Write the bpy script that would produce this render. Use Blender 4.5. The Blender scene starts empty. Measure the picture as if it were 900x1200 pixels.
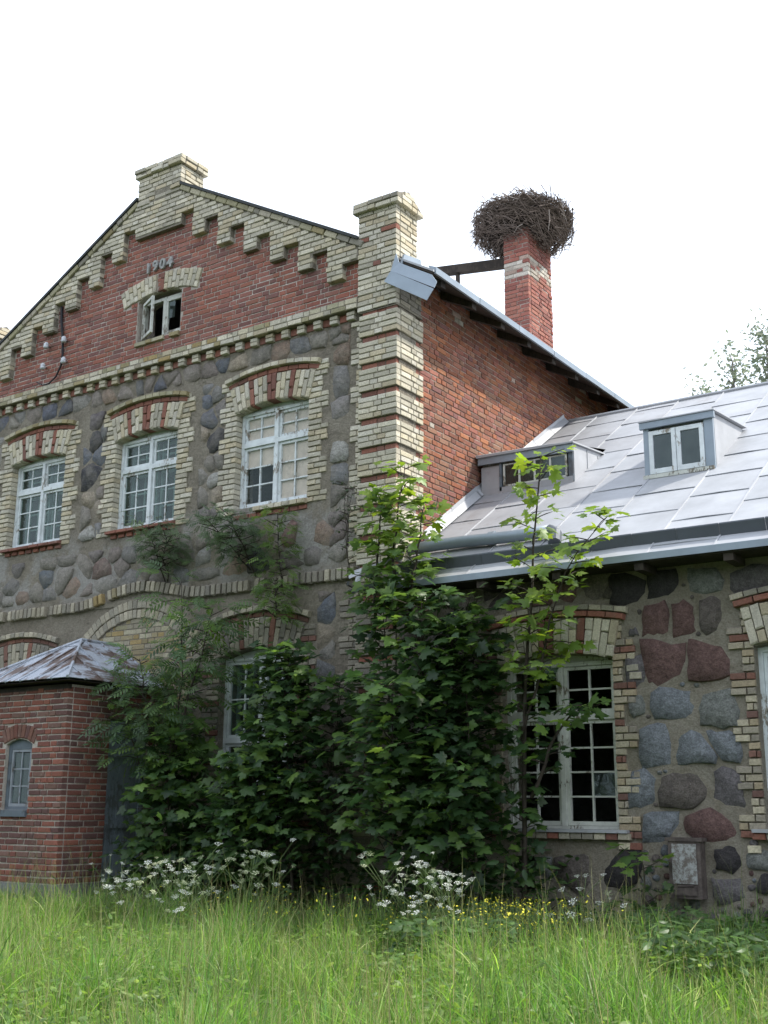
import bpy, math, random
import numpy as np
from mathutils import Vector, Matrix
from mathutils.geometry import tessellate_polygon

scene = bpy.context.scene
COL = scene.collection
R = random.Random(11)
PI = math.pi

# ------------------------------------------------------------------ camera
CAM = Vector((7.8837, -11.8345, 1.6))
PITCH, YAW, ROLL, FPX = 0.24618, 0.59846, 0.00661, 1374.61
_f = Vector((-math.sin(YAW) * math.cos(PITCH), math.cos(YAW) * math.cos(PITCH), math.sin(PITCH)))
_r = Vector((math.cos(YAW), math.sin(YAW), 0))
_u = _r.cross(_f)
CR = _r * math.cos(ROLL) + _u * math.sin(ROLL)
CU = -_r * math.sin(ROLL) + _u * math.cos(ROLL)
cam_d = bpy.data.cameras.new('camera')
cam_d.sensor_fit = 'HORIZONTAL'
cam_d.sensor_width = 36
cam_d.lens = 36 * FPX / 900
cam_d.clip_end = 2000
cam = bpy.data.objects.new('camera', cam_d)
COL.objects.link(cam)
cam.matrix_world = Matrix(((CR.x, CU.x, -_f.x, CAM.x), (CR.y, CU.y, -_f.y, CAM.y), (CR.z, CU.z, -_f.z, CAM.z), (0, 0, 0, 1)))
scene.camera = cam

def proj(p):
    d = Vector(p) - CAM
    z = d.dot(_f)
    if z < .1: return (-1e4, -1e4, z)
    return (450 + FPX * d.dot(CR) / z, 600 - FPX * d.dot(CU) / z, z)

# ------------------------------------------------------------------ world, sun, exposure
SUN = Vector((.60, .40, .88)).normalized()
world = bpy.data.worlds.new('World')
scene.world = world
world.use_nodes = True
wn = world.node_tree
bg = wn.nodes['Background']
sky = wn.nodes.new('ShaderNodeTexSky')
sky.sky_type = 'NISHITA'
sky.sun_disc = False
sky.sun_elevation = math.asin(SUN.z)
sky.sun_rotation = math.atan2(SUN.x, SUN.y)
sky.air_density = 1.2
sky.dust_density = 3.0
# thin white cloud over the whole sky, a little uneven
tc = wn.nodes.new('ShaderNodeTexCoord')
cn = wn.nodes.new('ShaderNodeTexNoise')
cn.inputs['Scale'].default_value = 1.6
cn.inputs['Detail'].default_value = 4
wn.links.new(tc.outputs['Generated'], cn.inputs['Vector'])
cr = wn.nodes.new('ShaderNodeMapRange')
cr.inputs['From Min'].default_value = .3
cr.inputs['From Max'].default_value = .7
cr.inputs['To Min'].default_value = .80
cr.inputs['To Max'].default_value = .95
wn.links.new(cn.outputs['Fac'], cr.inputs['Value'])
mx = wn.nodes.new('ShaderNodeMix')
mx.data_type = 'RGBA'
wn.links.new(cr.outputs['Result'], mx.inputs['Factor'])
wn.links.new(sky.outputs['Color'], mx.inputs['A'])
mx.inputs['B'].default_value = (11.6, 12.7, 14.6, 1)
wn.links.new(mx.outputs['Result'], bg.inputs['Color'])
bg.inputs['Strength'].default_value = .1

sun_d = bpy.data.lights.new('sun', 'SUN')
sun_d.energy = 3.9
sun_d.angle = math.radians(2.5)
sun_d.color = (1, .95, .86)
sun = bpy.data.objects.new('sun', sun_d)
COL.objects.link(sun)
sun.rotation_euler = (-SUN).to_track_quat('-Z', 'Y').to_euler()

scene.view_settings.view_transform = 'Standard'
scene.view_settings.look = 'None'
scene.view_settings.gamma = 1
scene.view_settings.exposure = 0.6
scene.view_settings.use_curve_mapping = False

# ------------------------------------------------------------------ helpers
def tag(o, label=None, cat=None, group=None, kind=None):
    if label: o['label'] = label
    if cat: o['category'] = cat
    if group: o['group'] = group
    if kind: o['kind'] = kind
    return o

def mk(name, data, parent=None, M=None):
    o = bpy.data.objects.new(name, data)
    COL.objects.link(o)
    if parent is not None:
        o.parent = parent
        if parent.type == 'EMPTY':
            o.matrix_parent_inverse = Matrix.Translation(-parent.location)
    if M is not None: o.matrix_basis = M
    return o

def thing(name, loc, label, cat, group=None):
    o = mk(name, None)
    o.empty_display_size = .3
    o.location = loc
    return tag(o, label, cat, group)

class MB:
    def __init__(s): s.v = []; s.f = []
    def add(s, vs, fs):
        b = len(s.v)
        s.v += [tuple(p) for p in vs]
        s.f += [tuple(i + b for i in f) for f in fs]
        return s
    def box(s, x0, x1, y0, y1, z0, z1):
        v = [(x, y, z) for z in (z0, z1) for y in (y0, y1) for x in (x0, x1)]
        return s.add(v, [(0, 2, 3, 1), (4, 5, 7, 6), (0, 1, 5, 4), (2, 6, 7, 3), (0, 4, 6, 2), (1, 3, 7, 5)])
    def poly(s, pts): return s.add(pts, [tuple(range(len(pts)))])
    def prism(s, pts, off):
        n = len(pts); off = Vector(off)
        v = [Vector(p) for p in pts] + [Vector(p) + off for p in pts]
        fs = [tuple(range(n)), tuple(range(2 * n - 1, n - 1, -1))]
        fs += [(i, i + n, (i + 1) % n + n, (i + 1) % n) for i in range(n)]
        return s.add(v, fs)
    def bar(s, a, b, w, h, up=(0, 0, 1)):
        a, b = Vector(a), Vector(b); d = (b - a).normalized(); up = Vector(up)
        sd = d.cross(up).normalized() * w / 2; u2 = sd.cross(d).normalized() * h / 2
        return s.prism([a - sd - u2, a + sd - u2, a + sd + u2, a - sd + u2], b - a)
    def tube(s, pts, r, n=6, cap=True):
        pts = [Vector(p) for p in pts]; m = len(pts)
        rs = r if isinstance(r, (list, tuple)) else [r] * m
        b = len(s.v); side = None
        for i, p in enumerate(pts):
            d = (pts[min(i + 1, m - 1)] - pts[max(i - 1, 0)]).normalized()
            if side is None:
                side = d.cross(Vector((0, 0, 1)) if abs(d.z) < .9 else Vector((1, 0, 0))).normalized()
            side = (side - d * side.dot(d)).normalized(); w = d.cross(side)
            for k in range(n):
                a = 2 * PI * k / n
                s.v.append(tuple(p + (side * math.cos(a) + w * math.sin(a)) * rs[i]))
        for i in range(m - 1):
            for k in range(n):
                s.f.append((b + i * n + k, b + i * n + (k + 1) % n, b + (i + 1) * n + (k + 1) % n, b + (i + 1) * n + k))
        if cap:
            s.f.append(tuple(b + k for k in range(n - 1, -1, -1)))
            s.f.append(tuple(b + (m - 1) * n + k for k in range(n)))
        return s
    def slab(s, outer, holes, to3, d0, d1):
        """plate with openings; to3(u, z, d) maps to the world"""
        loops = [outer] + holes
        tri = tessellate_polygon([[Vector((u, z, 0)) for u, z in l] for l in loops])
        flat = [p for l in loops for p in l]
        n = len(flat)
        vs = [to3(u, z, d0) for u, z in flat] + [to3(u, z, d1) for u, z in flat]
        fs = [tuple(t) for t in tri] + [tuple(i + n for i in reversed(t)) for t in tri]
        b = 0
        for l in loops:
            m = len(l)
            fs += [(b + i, b + (i + 1) % m, b + (i + 1) % m + n, b + i + n) for i in range(m)]
            b += m
        return s.add(vs, fs)
    def mesh(s, name, mat, smooth=False):
        me = bpy.data.meshes.new(name)
        me.from_pydata(s.v, [], s.f)
        if mat: me.materials.append(mat)
        if smooth: me.polygons.foreach_set('use_smooth', [True] * len(me.polygons))
        me.update()
        return me
    def obj(s, name, mat, parent=None, smooth=False): return mk(name, s.mesh(name, mat, smooth), parent)

# ------------------------------------------------------------------ materials
def lin(c): return tuple(((x / 255 + .055) / 1.055) ** 2.4 if x / 255 > .04045 else x / 255 / 12.92 for x in c)

class NT:
    def __init__(s, name):
        s.m = bpy.data.materials.new(name); s.m.use_nodes = True
        s.t = s.m.node_tree; s.b = s.t.nodes['Principled BSDF']; s.out = s.t.nodes['Material Output']
        s._pos = None
    def n(s, typ, **kw):
        nd = s.t.nodes.new(typ)
        for k, v in kw.items(): setattr(nd, k, v)
        return nd
    def l(s, a, b): s.t.links.new(a, b)
    def pos(s):
        if s._pos is None: s._pos = s.n('ShaderNodeNewGeometry').outputs['Position']
        return s._pos
    def noise(s, scale, detail=3, rough=.6, vec=None, stretch=None):
        nd = s.n('ShaderNodeTexNoise')
        nd.inputs['Scale'].default_value = scale; nd.inputs['Detail'].default_value = detail
        nd.inputs['Roughness'].default_value = rough
        v = vec or s.pos()
        if stretch:
            mp = s.n('ShaderNodeMapping'); mp.inputs['Scale'].default_value = stretch
            s.l(v, mp.inputs['Vector']); v = mp.outputs['Vector']
        s.l(v, nd.inputs['Vector'])
        return nd.outputs['Fac']
    def ramp(s, fac, lo, hi, a=0., b=1.):
        nd = s.n('ShaderNodeMapRange')
        for k, v in (('From Min', lo), ('From Max', hi), ('To Min', a), ('To Max', b)): nd.inputs[k].default_value = v
        s.l(fac, nd.inputs['Value'])
        return nd.outputs['Result']
    def mix(s, fac, a, b, mode='MIX'):
        nd = s.n('ShaderNodeMix', data_type='RGBA', blend_type=mode)
        for k, v in (('Factor', fac), ('A', a), ('B', b)):
            if hasattr(v, 'links') or hasattr(v, 'is_linked'): s.l(v, nd.inputs[k])
            elif isinstance(v, (int, float)): nd.inputs[k].default_value = v if k == 'Factor' else (v, v, v, 1)
            else: nd.inputs[k].default_value = (*v, 1) if len(v) == 3 else v
        return nd.outputs['Result']
    def vary(s, col, fac, lo, hi):
        """multiply a colour by a factor remapped to lo..hi"""
        g = s.ramp(fac, .3, .7, lo, hi)
        cb = s.n('ShaderNodeCombineColor')
        for k in ('Red', 'Green', 'Blue'): s.l(g, cb.inputs[k])
        return s.mix(1., col, cb.outputs['Color'], 'MULTIPLY')
    def bump(s, h, strength=.4, dist=.01):
        nd = s.n('ShaderNodeBump')
        nd.inputs['Strength'].default_value = strength; nd.inputs['Distance'].default_value = dist
        s.l(h, nd.inputs['Height']); s.l(nd.outputs['Normal'], s.b.inputs['Normal'])
    def fin(s, col, rough=.85, metal=0., spec=.3):
        if hasattr(col, 'is_linked'): s.l(col, s.b.inputs['Base Color'])
        else: s.b.inputs['Base Color'].default_value = (*col, 1)
        if hasattr(rough, 'is_linked'): s.l(rough, s.b.inputs['Roughness'])
        else: s.b.inputs['Roughness'].default_value = rough
        if hasattr(metal, 'is_linked'): s.l(metal, s.b.inputs['Metallic'])
        else: s.b.inputs['Metallic'].default_value = metal
        s.b.inputs['Specular IOR Level'].default_value = spec
        return s.m

def piece_color(t, stuff):
    if stuff: return t.n('ShaderNodeAttribute', attribute_name='bc').outputs['Color']
    return t.n('ShaderNodeObjectInfo').outputs['Color']

def brick_mat(name, stuff):
    t = NT(name)
    c = piece_color(t, stuff)
    c = t.vary(c, t.noise(55, 4), .72, 1.22)
    c = t.mix(t.ramp(t.noise(1.7, 5, .7), .56, .78, 0, .55), c, (.10, .085, .065))
    c = t.mix(t.ramp(t.noise(9, 5, .75), .60, .74, 0, .45), c, (.36, .34, .29))
    c = t.mix(t.ramp(t.noise(5, 5, .7, stretch=(1, 1, .14)), .56, .74, 0, .36), c, (.15, .13, .10))
    t.bump(t.noise(70, 5, .7), .6, .006)
    return t.fin(c, .92)
BRICK = brick_mat('fired_brick', False)
BRICK_S = brick_mat('fired_brick_courses', True)

def stone_mat(name, stuff=False, smear=0.):
    t = NT(name)
    c = piece_color(t, stuff)
    c = t.vary(c, t.noise(14, 6, .75), .6, 1.35)
    v = t.n('ShaderNodeTexVoronoi'); v.inputs['Scale'].default_value = 90; t.l(t.pos(), v.inputs['Vector'])
    c = t.vary(c, v.outputs['Color'], .82, 1.15)
    c = t.mix(t.ramp(t.noise(3, 5, .7), .6, .75, 0, .35), c, (.30, .27, .22))
    if smear: c = t.mix(t.ramp(t.noise(4.5, 8, .75), .42, .62, .05, smear), c, t.mix(t.noise(2, 4), (.25, .225, .185), (.34, .315, .27)))
    t.bump(t.noise(13, 8, .75), 1., .07)
    return t.fin(c, .9)
STONE = stone_mat('field_stone')
STONE_M = stone_mat('mortar_smeared_stone', False, .50)

def mortar(name, a, b, c3, bs=.5, cement=None):
    t = NT(name)
    c = t.mix(t.ramp(t.noise(1.1, 6, .7), .38, .66), a, b)
    c = t.mix(t.ramp(t.noise(5.5, 6, .75), .5, .72), c, c3)
    if cement:
        sx = t.n('ShaderNodeSeparateXYZ'); t.l(t.pos(), sx.inputs[0])
        low = t.ramp(sx.outputs['Z'], 5.75, 5.35)
        hi = t.ramp(sx.outputs['Z'], 4.45, 4.7)
        m1 = t.n('ShaderNodeMath', operation='MULTIPLY'); t.l(low, m1.inputs[0]); t.l(hi, m1.inputs[1])
        m2 = t.n('ShaderNodeMath', operation='MULTIPLY'); t.l(m1.outputs[0], m2.inputs[0]); t.l(t.ramp(t.noise(1.3, 6, .65), .44, .56), m2.inputs[1])
        c = t.mix(m2.outputs[0], c, cement)
    c = t.vary(c, t.noise(45, 4, .7), .75, 1.2)
    t.bump(t.noise(11, 9, .8), bs, .10)
    return t.fin(c, .95)
MORTAR_WALL = mortar('rubble_mortar', (.285, .25, .195), (.37, .33, .265), (.19, .165, .13), 1., (.42, .40, .37))
MORTAR_WING = mortar('wing_mortar', (.34, .30, .235), (.40, .36, .295), (.25, .215, .155), 1.)
MORTAR_RED = mortar('gable_mortar', (.42, .37, .32), (.50, .45, .40), (.27, .22, .18))
MORTAR_YEL = mortar('trim_mortar', (.20, .18, .14), (.27, .24, .19), (.14, .125, .10))
RENDER = mortar('cement_render', (.36, .35, .33), (.27, .255, .225), (.17, .155, .13), .7)
CONCRETE = mortar('plinth_concrete', (.27, .28, .28), (.20, .20, .19), (.12, .12, .11))
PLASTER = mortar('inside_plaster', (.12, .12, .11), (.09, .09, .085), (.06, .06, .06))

def paint_mat(name, col, wood, amt, rough=.6):
    t = NT(name)
    n1 = t.noise(30, 6, .75, stretch=(1, 1, .35))
    n2 = t.noise(3.0, 3, .6)
    s = t.n('ShaderNodeMath', operation='ADD'); t.l(n1, s.inputs[0]); t.l(n2, s.inputs[1])
    c = t.vary(col + (1,), t.noise(8, 4), .85, 1.1)
    c = t.mix(t.ramp(s.outputs[0], amt, amt + .08), c, wood)
    t.bump(n1, .35, .004)
    return t.fin(c, rough)
PAINT = paint_mat('peeling_white_paint', (.62, .66, .67), (.22, .19, .15), 1.10)
PAINT_OLD = paint_mat('worn_white_paint', (.52, .53, .48), (.15, .13, .10), 1.04)
PAINT_BLUE = paint_mat('grey_blue_paint', (.115, .14, .165), (.075, .08, .085), 1.05)
DOORPAINT = paint_mat('faded_blue_door_paint', (.22, .26, .30), (.13, .14, .15), 1.05)
PAINT_GREY = paint_mat('grey_paint', (.25, .27, .30), (.12, .11, .10), 1.08)
DARKWOOD = paint_mat('dark_eave_wood', (.050, .040, .032), (.028, .023, .019), 1.0, .85)
BOARD = paint_mat('pale_board', (.66, .55, .47), (.52, .43, .36), 1.12)

def metal_mat(name, col, dirt, metal, rough, amt=.62):
    t = NT(name)
    o = t.n('ShaderNodeObjectInfo').outputs['Random']
    c = t.vary(col + (1,), o, .97, 1.03)
    c = t.vary(c, t.noise(2.2, 5, .6), .85, 1.08)
    f = t.ramp(t.noise(6, 6, .75), amt, amt + .16, 0, .7)
    c = t.mix(f, c, dirt)
    t.bump(t.noise(3.5, 3), .14, .02)
    c = t.mix(t.ramp(t.noise(3, 5, .7, stretch=(1, .2, .2)), .58, .75, 0, .35), c, dirt)
    return t.fin(c, t.ramp(t.noise(5, 4), .3, .7, rough - .04, rough + .08), metal, .4)
TIN = metal_mat('galvanised_sheet', (.385, .395, .415), (.31, .30, .29), .35, .60)
TIN_OLD = metal_mat('stained_sheet', (.355, .36, .375), (.25, .235, .225), .35, .6, .56)
TIN_BLUE = metal_mat('blue_grey_sheet', (.255, .30, .345), (.22, .22, .22), .35, .5)
TIN_DARK = metal_mat('dark_sheet', (.09, .10, .115), (.06, .05, .045), .3, .55)
BLACKTIN = metal_mat('black_verge_sheet', (.022, .026, .024), (.04, .035, .03), .1, .6)
PIPE = metal_mat('grey_pipe_metal', (.22, .26, .29), (.15, .14, .13), .4, .45)

def rusty_roof():
    t = NT('rust_streaked_sheet')
    n1 = t.noise(9, 5, .7, stretch=(1, .16, .25))
    n2 = t.noise(2.0, 4, .6)
    s = t.n('ShaderNodeMath', operation='ADD'); t.l(n1, s.inputs[0]); t.l(n2, s.inputs[1])
    f = t.ramp(s.outputs[0], .96, 1.09)
    c = t.mix(f, (.39, .42, .47), (.12, .085, .072))
    c = t.vary(c, t.noise(40, 4), .8, 1.15)
    t.bump(n1, .3, .006)
    return t.fin(c, .55, .15)
RUST = rusty_roof()

def rust_box():
    t = NT('rusty_iron')
    c = t.mix(t.ramp(t.noise(12, 6, .7), .4, .65), (.075, .06, .055), (.145, .12, .105))
    t.bump(t.noise(30, 5), .4, .004)
    return t.fin(c, .8, .2)
RUSTY = rust_box()
def flake():
    t = NT('flaking_pale_paint')
    c = t.mix(t.ramp(t.noise(16, 7, .8), .44, .56), (.33, .34, .33), (.14, .12, .105))
    return t.fin(c, .7)
FLAKE = flake()

def glass_mat(name, tint, refl, rough=.04, dk=1.):
    t = NT(name)
    tr = t.n('ShaderNodeBsdfTransparent'); tr.inputs['Color'].default_value = (*tint, 1)
    gl = t.n('ShaderNodeBsdfGlossy'); gl.inputs['Roughness'].default_value = rough
    gl.inputs['Color'].default_value = (.46, .55, .54, 1)
    df = t.n('ShaderNodeBsdfDiffuse'); df.inputs['Color'].default_value = (.25, .29, .27, 1)
    lw = t.n('ShaderNodeFresnel'); lw.inputs['IOR'].default_value = 1.5
    bp = t.n('ShaderNodeBump'); bp.inputs['Strength'].default_value = .12; bp.inputs['Distance'].default_value = .02
    t.l(t.noise(6, 2), bp.inputs['Height'])
    t.l(bp.outputs['Normal'], gl.inputs['Normal']); t.l(bp.outputs['Normal'], lw.inputs['Normal'])
    f0 = t.ramp(lw.outputs['Fac'], 0, 1, refl, 1)
    gm_ = t.n('ShaderNodeNewGeometry'); iv = t.n('ShaderNodeMath', operation='SUBTRACT'); iv.inputs[0].default_value = 1
    t.l(gm_.outputs['Backfacing'], iv.inputs[1])
    mu = t.n('ShaderNodeMath', operation='MULTIPLY'); t.l(f0, mu.inputs[0]); t.l(iv.outputs[0], mu.inputs[1]); f = mu.outputs[0]
    m1 = t.n('ShaderNodeMixShader'); m2 = t.n('ShaderNodeMixShader')
    dirt = t.ramp(t.noise(7, 5, .7), .35, .8, .03 * dk, .16 * dk)
    t.l(dirt, m1.inputs[0]); t.l(tr.outputs[0], m1.inputs[1]); t.l(df.outputs[0], m1.inputs[2])
    t.l(f, m2.inputs[0]); t.l(m1.outputs[0], m2.inputs[1]); t.l(gl.outputs[0], m2.inputs[2])
    t.l(m2.outputs[0], t.out.inputs['Surface'])
    return t.m
GLASS = glass_mat('old_window_glass', (.72, .80, .77), .03)
GLASS_CLEAR = glass_mat('clean_window_glass', (.95, .96, .95), .0, .03, .3)
GLASS_GREY = glass_mat('dusty_window_glass', (.30, .33, .36), .06, .15)

def leaf_mat(name, stuff, trans=.45, rough=.42):
    t = NT(name)
    c = piece_color(t, stuff)
    c = t.vary(c, t.noise(3.0, 2), .8, 1.2)
    t.fin(c, rough, 0, .35)
    tr = t.n('ShaderNodeBsdfTranslucent')
    hs = t.n('ShaderNodeHueSaturation'); hs.inputs['Hue'].default_value = .485; hs.inputs['Saturation'].default_value = 1.1; hs.inputs['Value'].default_value = 1.9
    t.l(c, hs.inputs['Color']); t.l(hs.outputs['Color'], tr.inputs['Color'])
    m = t.n('ShaderNodeMixShader'); m.inputs[0].default_value = trans
    t.l(t.b.outputs[0], m.inputs[1]); t.l(tr.outputs[0], m.inputs[2]); t.l(m.outputs[0], t.out.inputs['Surface'])
    return t.m
LEAF = leaf_mat('leaf', False)
LEAF_S = leaf_mat('foliage_mass', True)

def plain(name, col, rough=.8, var=.25, scale=20, metal=0):
    t = NT(name)
    c = t.vary(col + (1,), t.noise(scale, 4), 1 - var, 1 + var)
    return t.fin(c, rough, metal)
BARK = plain('young_bark', (.045, .036, .028), .9)
BARK_GREY = plain('tree_bark', (.20, .18, .17), .9)
TWIGM = plain('dry_twigs', (.17, .135, .115), .95, .5, 30)
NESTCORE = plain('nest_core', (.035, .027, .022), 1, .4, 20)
TWIGPALE = plain('bleached_twig', (.36, .31, .28), .9, .3, 30)
CABLE = plain('black_cable', (.02, .02, .024), .7)
PORCELAIN = plain('insulator_porcelain', (.50, .52, .55), .4, .35, 40)
DIGIT = plain('weathered_iron_digits', (.27, .27, .26), .7, .4, 30)
PETAL = plain('white_umbels', (.74, .76, .68), .8, .12)
PETALC = plain('cream_umbels', (.50, .54, .34), .8, .2)
YPETAL = plain('yellow_petals', (.66, .60, .05), .6, .15)
STEMG = plain('green_stems', (.10, .15, .05), .7)
SEED = plain('seed_heads', (.30, .27, .15), .9)
DARKHOLE = plain('cellar_dark', (.012, .012, .012), 1)  # near-black colour stands in for unlit depth

# ------------------------------------------------------------------ bricks
BR_UNIT = []
_rb = random.Random(3)
for k in range(6):
    j = lambda a: _rb.uniform(-a, a)
    b4 = [(-.5, 0, -.5), (.5, 0, -.5), (.5, 0, .5), (-.5, 0, .5)]
    m4 = [(x + j(.015), -.92 + j(.03), z + j(.05)) for x, y, z in b4]
    f4 = [(x * (.945 + j(.03)), -1 + j(.03), z * (.82 + j(.09))) for x, y, z in b4]
    BR_UNIT.append((np.array(b4 + m4 + f4),
        [(0, 1, 5, 4), (1, 2, 6, 5), (2, 3, 7, 6), (3, 0, 4, 7), (4, 5, 9, 8), (5, 6, 10, 9), (6, 7, 11, 10), (7, 4, 8, 11), (8, 9, 10, 11)]))
BR_MESH = []
for v, f in BR_UNIT:
    me = bpy.data.meshes.new('brick'); me.from_pydata([tuple(p) for p in v], [], f); me.materials.append(BRICK); BR_MESH.append(me)

PAL = {
    'red': [(.26, .098, .070), (.235, .090, .066), (.28, .112, .078), (.20, .084, .068), (.25, .108, .085), (.18, .085, .074)],
    'orange': [(.27, .10, .052), (.24, .088, .048), (.30, .122, .06), (.195, .078, .05), (.25, .105, .068), (.23, .118, .075), (.165, .072, .052)],
    'yellow': [(.49, .445, .345), (.45, .415, .325), (.52, .475, .375), (.42, .385, .305), (.47, .42, .305), (.37, .34, .27), (.43, .37, .26), (.50, .465, .385)],
    'redtrim': [(.25, .105, .075), (.215, .095, .07), (.19, .09, .07)],
    'oldred': [(.17, .09, .07), (.19, .092, .068), (.145, .082, .068)],
    'moss': [(.33, .305, .205), (.29, .265, .165), (.37, .335, .24), (.27, .225, .125)],
    'dim': [(.34, .305, .235), (.29, .265, .21), (.38, .34, .26), (.25, .23, .185)],
    'dirt_and_shade': [(.25, .225, .18), (.21, .19, .155), (.29, .26, .20), (.18, .165, .14)],
    'lichen': [(.30, .225, .105), (.28, .235, .14), (.28, .25, .185)],
    'chim': [(.30, .115, .088), (.265, .10, .08), (.32, .135, .10), (.23, .095, .078)],
    'pale': [(.46, .42, .36), (.50, .46, .40), (.36, .27, .22), (.42, .37, .31)],
    'porch': [(.21, .078, .056), (.18, .070, .053), (.235, .090, .063), (.14, .064, .054), (.17, .095, .076), (.12, .062, .055)],
    'wingyel': [(.34, .295, .215), (.30, .265, .205), (.37, .325, .24), (.25, .22, .175), (.32, .26, .175)],
}
def pick(p):
    c = R.choice(PAL[p]); k = R.uniform(.86, 1.14)
    return tuple(min(1, x * k) for x in c)

BRICKS = {}
def brick(th, kind, parent, loc, rz, ang, l, h, d, col, unit=None):
    """loc: centre of the brick's FRONT face"""
    n = (math.sin(rz), -math.cos(rz))
    back = (loc[0] - n[0] * d, loc[1] - n[1] * d, loc[2])
    BRICKS.setdefault((th.name, kind), []).append((parent, back, rz, ang, l, h, d, col, R.randrange(6)))

def emit_bricks(limit=300):
    for (thn, kind), lst in BRICKS.items():
        th = bpy.data.objects[thn]
        def key(b):
            px, py, z = proj(b[1])
            if not (-15 < px < 915 and -15 < py < 1215): return 0
            view = (CAM - Vector(b[1])).normalized()
            face = max(0, view.x * math.sin(b[2]) - view.y * math.cos(b[2]))
            return b[4] * b[5] * face / z ** 2
        lst.sort(key=key, reverse=True)
        for b in lst[:limit]:
            parent, loc, rz, ang, l, h, d, col, u = b
            o = mk(kind, BR_MESH[u], parent)
            o.location = loc; o.rotation_euler = (0, ang, rz); o.scale = (l, d, h)
            o.color = (*col, 1)
        rest = lst[limit:]
        if not rest: continue
        V = []; F = []; Cc = []; nb = 0
        for parent, loc, rz, ang, l, h, d, col, u in rest:
            v = BR_UNIT[u][0] * np.array((l, d, h))
            ca, sa = math.cos(ang), math.sin(ang)
            x = v[:, 0] * ca + v[:, 2] * sa; z = -v[:, 0] * sa + v[:, 2] * ca; y = v[:, 1]
            cz, sz = math.cos(rz), math.sin(rz)
            V.append(np.stack((x * cz - y * sz + loc[0], x * sz + y * cz + loc[1], z + loc[2]), 1))
            F += [tuple(i + nb for i in f) for f in BR_UNIT[u][1]]
            Cc.append(np.tile((*col, 1), (12, 1))); nb += 12
        me = bpy.data.meshes.new(kind + '_courses')
        me.from_pydata(np.concatenate(V).tolist(), [], F)
        a = me.color_attributes.new('bc', 'FLOAT_COLOR', 'POINT')
        a.data.foreach_set('color', np.concatenate(Cc).ravel())
        me.materials.append(BRICK_S)
        tag(mk(kind + '_courses', me, th), kind='stuff')

class Face:
    """wall face: u runs along it; rz=0 faces -y (u = x), rz=90 faces +x (u = y)"""
    def __init__(s, rz, plane): s.rz = rz; s.p = plane
    def at(s, u, z, out=0):
        return (u, s.p - out, z) if s.rz == 0 else (s.p + out, u, z)

def courses(th, kind, parent, face, u0, u1, z0, z1, pal, mask=None, H=.077, L=.25, out=0., depth=.05, joint=.011, jit=.004, hdr=.5, miss=0.):
    k = 0; z = z0
    while z + H * .6 <= z1 + 1e-6:
        u = u0 - (L * (.25 if k % 2 else .0)) - (.13 if k % 3 == 1 else 0)
        st = (k % 2 == 0)
        while u < u1:
            l = L if st else L * .5
            if hdr < .9: st = not st if R.random() < .85 else st
            a, b = max(u, u0), min(u + l, u1)
            u += l
            if a < u0 + .065: a = u0
            if b - a < .065 and a <= u0: continue
            if u1 - b < .065:
                b = u1; u = u1 + 1
            runs = [(a, b)]
            if mask:
                N = 10; runs = []; cur = None
                for i in range(N):
                    uu = a + (b - a) * (i + .5) / N
                    ok = mask(uu, z + H * .5)
                    if ok and cur is None: cur = i
                    if (not ok or i == N - 1) and cur is not None:
                        e = i + 1 if ok else i
                        runs.append((a + (b - a) * cur / N, a + (b - a) * e / N)); cur = None
            for p, q in runs:
                if q - p < .045 or R.random() < miss: continue
                pl = pal((p + q) / 2, z) if callable(pal) else pal
                brick(th, kind if isinstance(kind, str) else kind(pl), parent, face.at((p + q) / 2, z + H / 2, out + R.uniform(-jit, jit)), face.rz * PI / 180,
                      R.uniform(-.010, .010), q - p - joint, H - joint + R.uniform(-.004, .002), depth, pick(pl))
        z += H; k += 1

def kname(p): return 'red_brick' if p in ('red', 'redtrim', 'oldred', 'orange', 'porch') else 'yellow_brick'

def arch_geo(x0, x1, zs, rise):
    c = x1 - x0; r = (c * c / 4 + rise * rise) / (2 * rise)
    return (x0 + x1) / 2, zs + rise - r, r, math.asin(min(1, c / 2 / r))

def arch_pts(x0, x1, zs, rise, n=8):
    xm, zc, r, a = arch_geo(x0, x1, zs, rise)
    return [(xm + r * math.sin(-a + 2 * a * i / n), zc + r * math.cos(-a + 2 * a * i / n)) for i in range(n + 1)]

def arch_ring(th, parent, face, x0, x1, zs, rise, h, pattern, out, depth=.06, split=True, name='arch_brick', skip=(), kdist=0.):
    """bricks standing radially over an opening; pattern is a list of palettes"""
    xm, zc, r, a = arch_geo(x0, x1, zs, rise)
    n = len(pattern)
    for i, p in enumerate(pattern):
        if i in skip: continue
        t = -a + 2 * a * (i + .5) / n
        parts = [(0, h)]
        if split: parts = [(0, h * .34), (h * .34, h)] if i % 2 else [(0, h * .66), (h * .66, h)]
        for q0, q1 in parts:
            rr = r + kdist + (q0 + q1) / 2
            w = 2 * a * (r + kdist + (q0 + q1) / 2) / n
            brick(th, name, parent, face.at(xm + rr * math.sin(t), zc + rr * math.cos(t), out + R.uniform(-.003, .003)), face.rz * PI / 180,
                  t, w - .010, q1 - q0 - .010, depth, pick(p))

def arc_course(th, parent, face, x0, x1, zs, rise, kdist, h, n, pal, out, depth=.06, name='arch_brick', skip=()):
    arch_ring(th, parent, face, x0, x1, zs, rise, h, [pal] * n, out, depth, False, name, skip, kdist)

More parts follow.
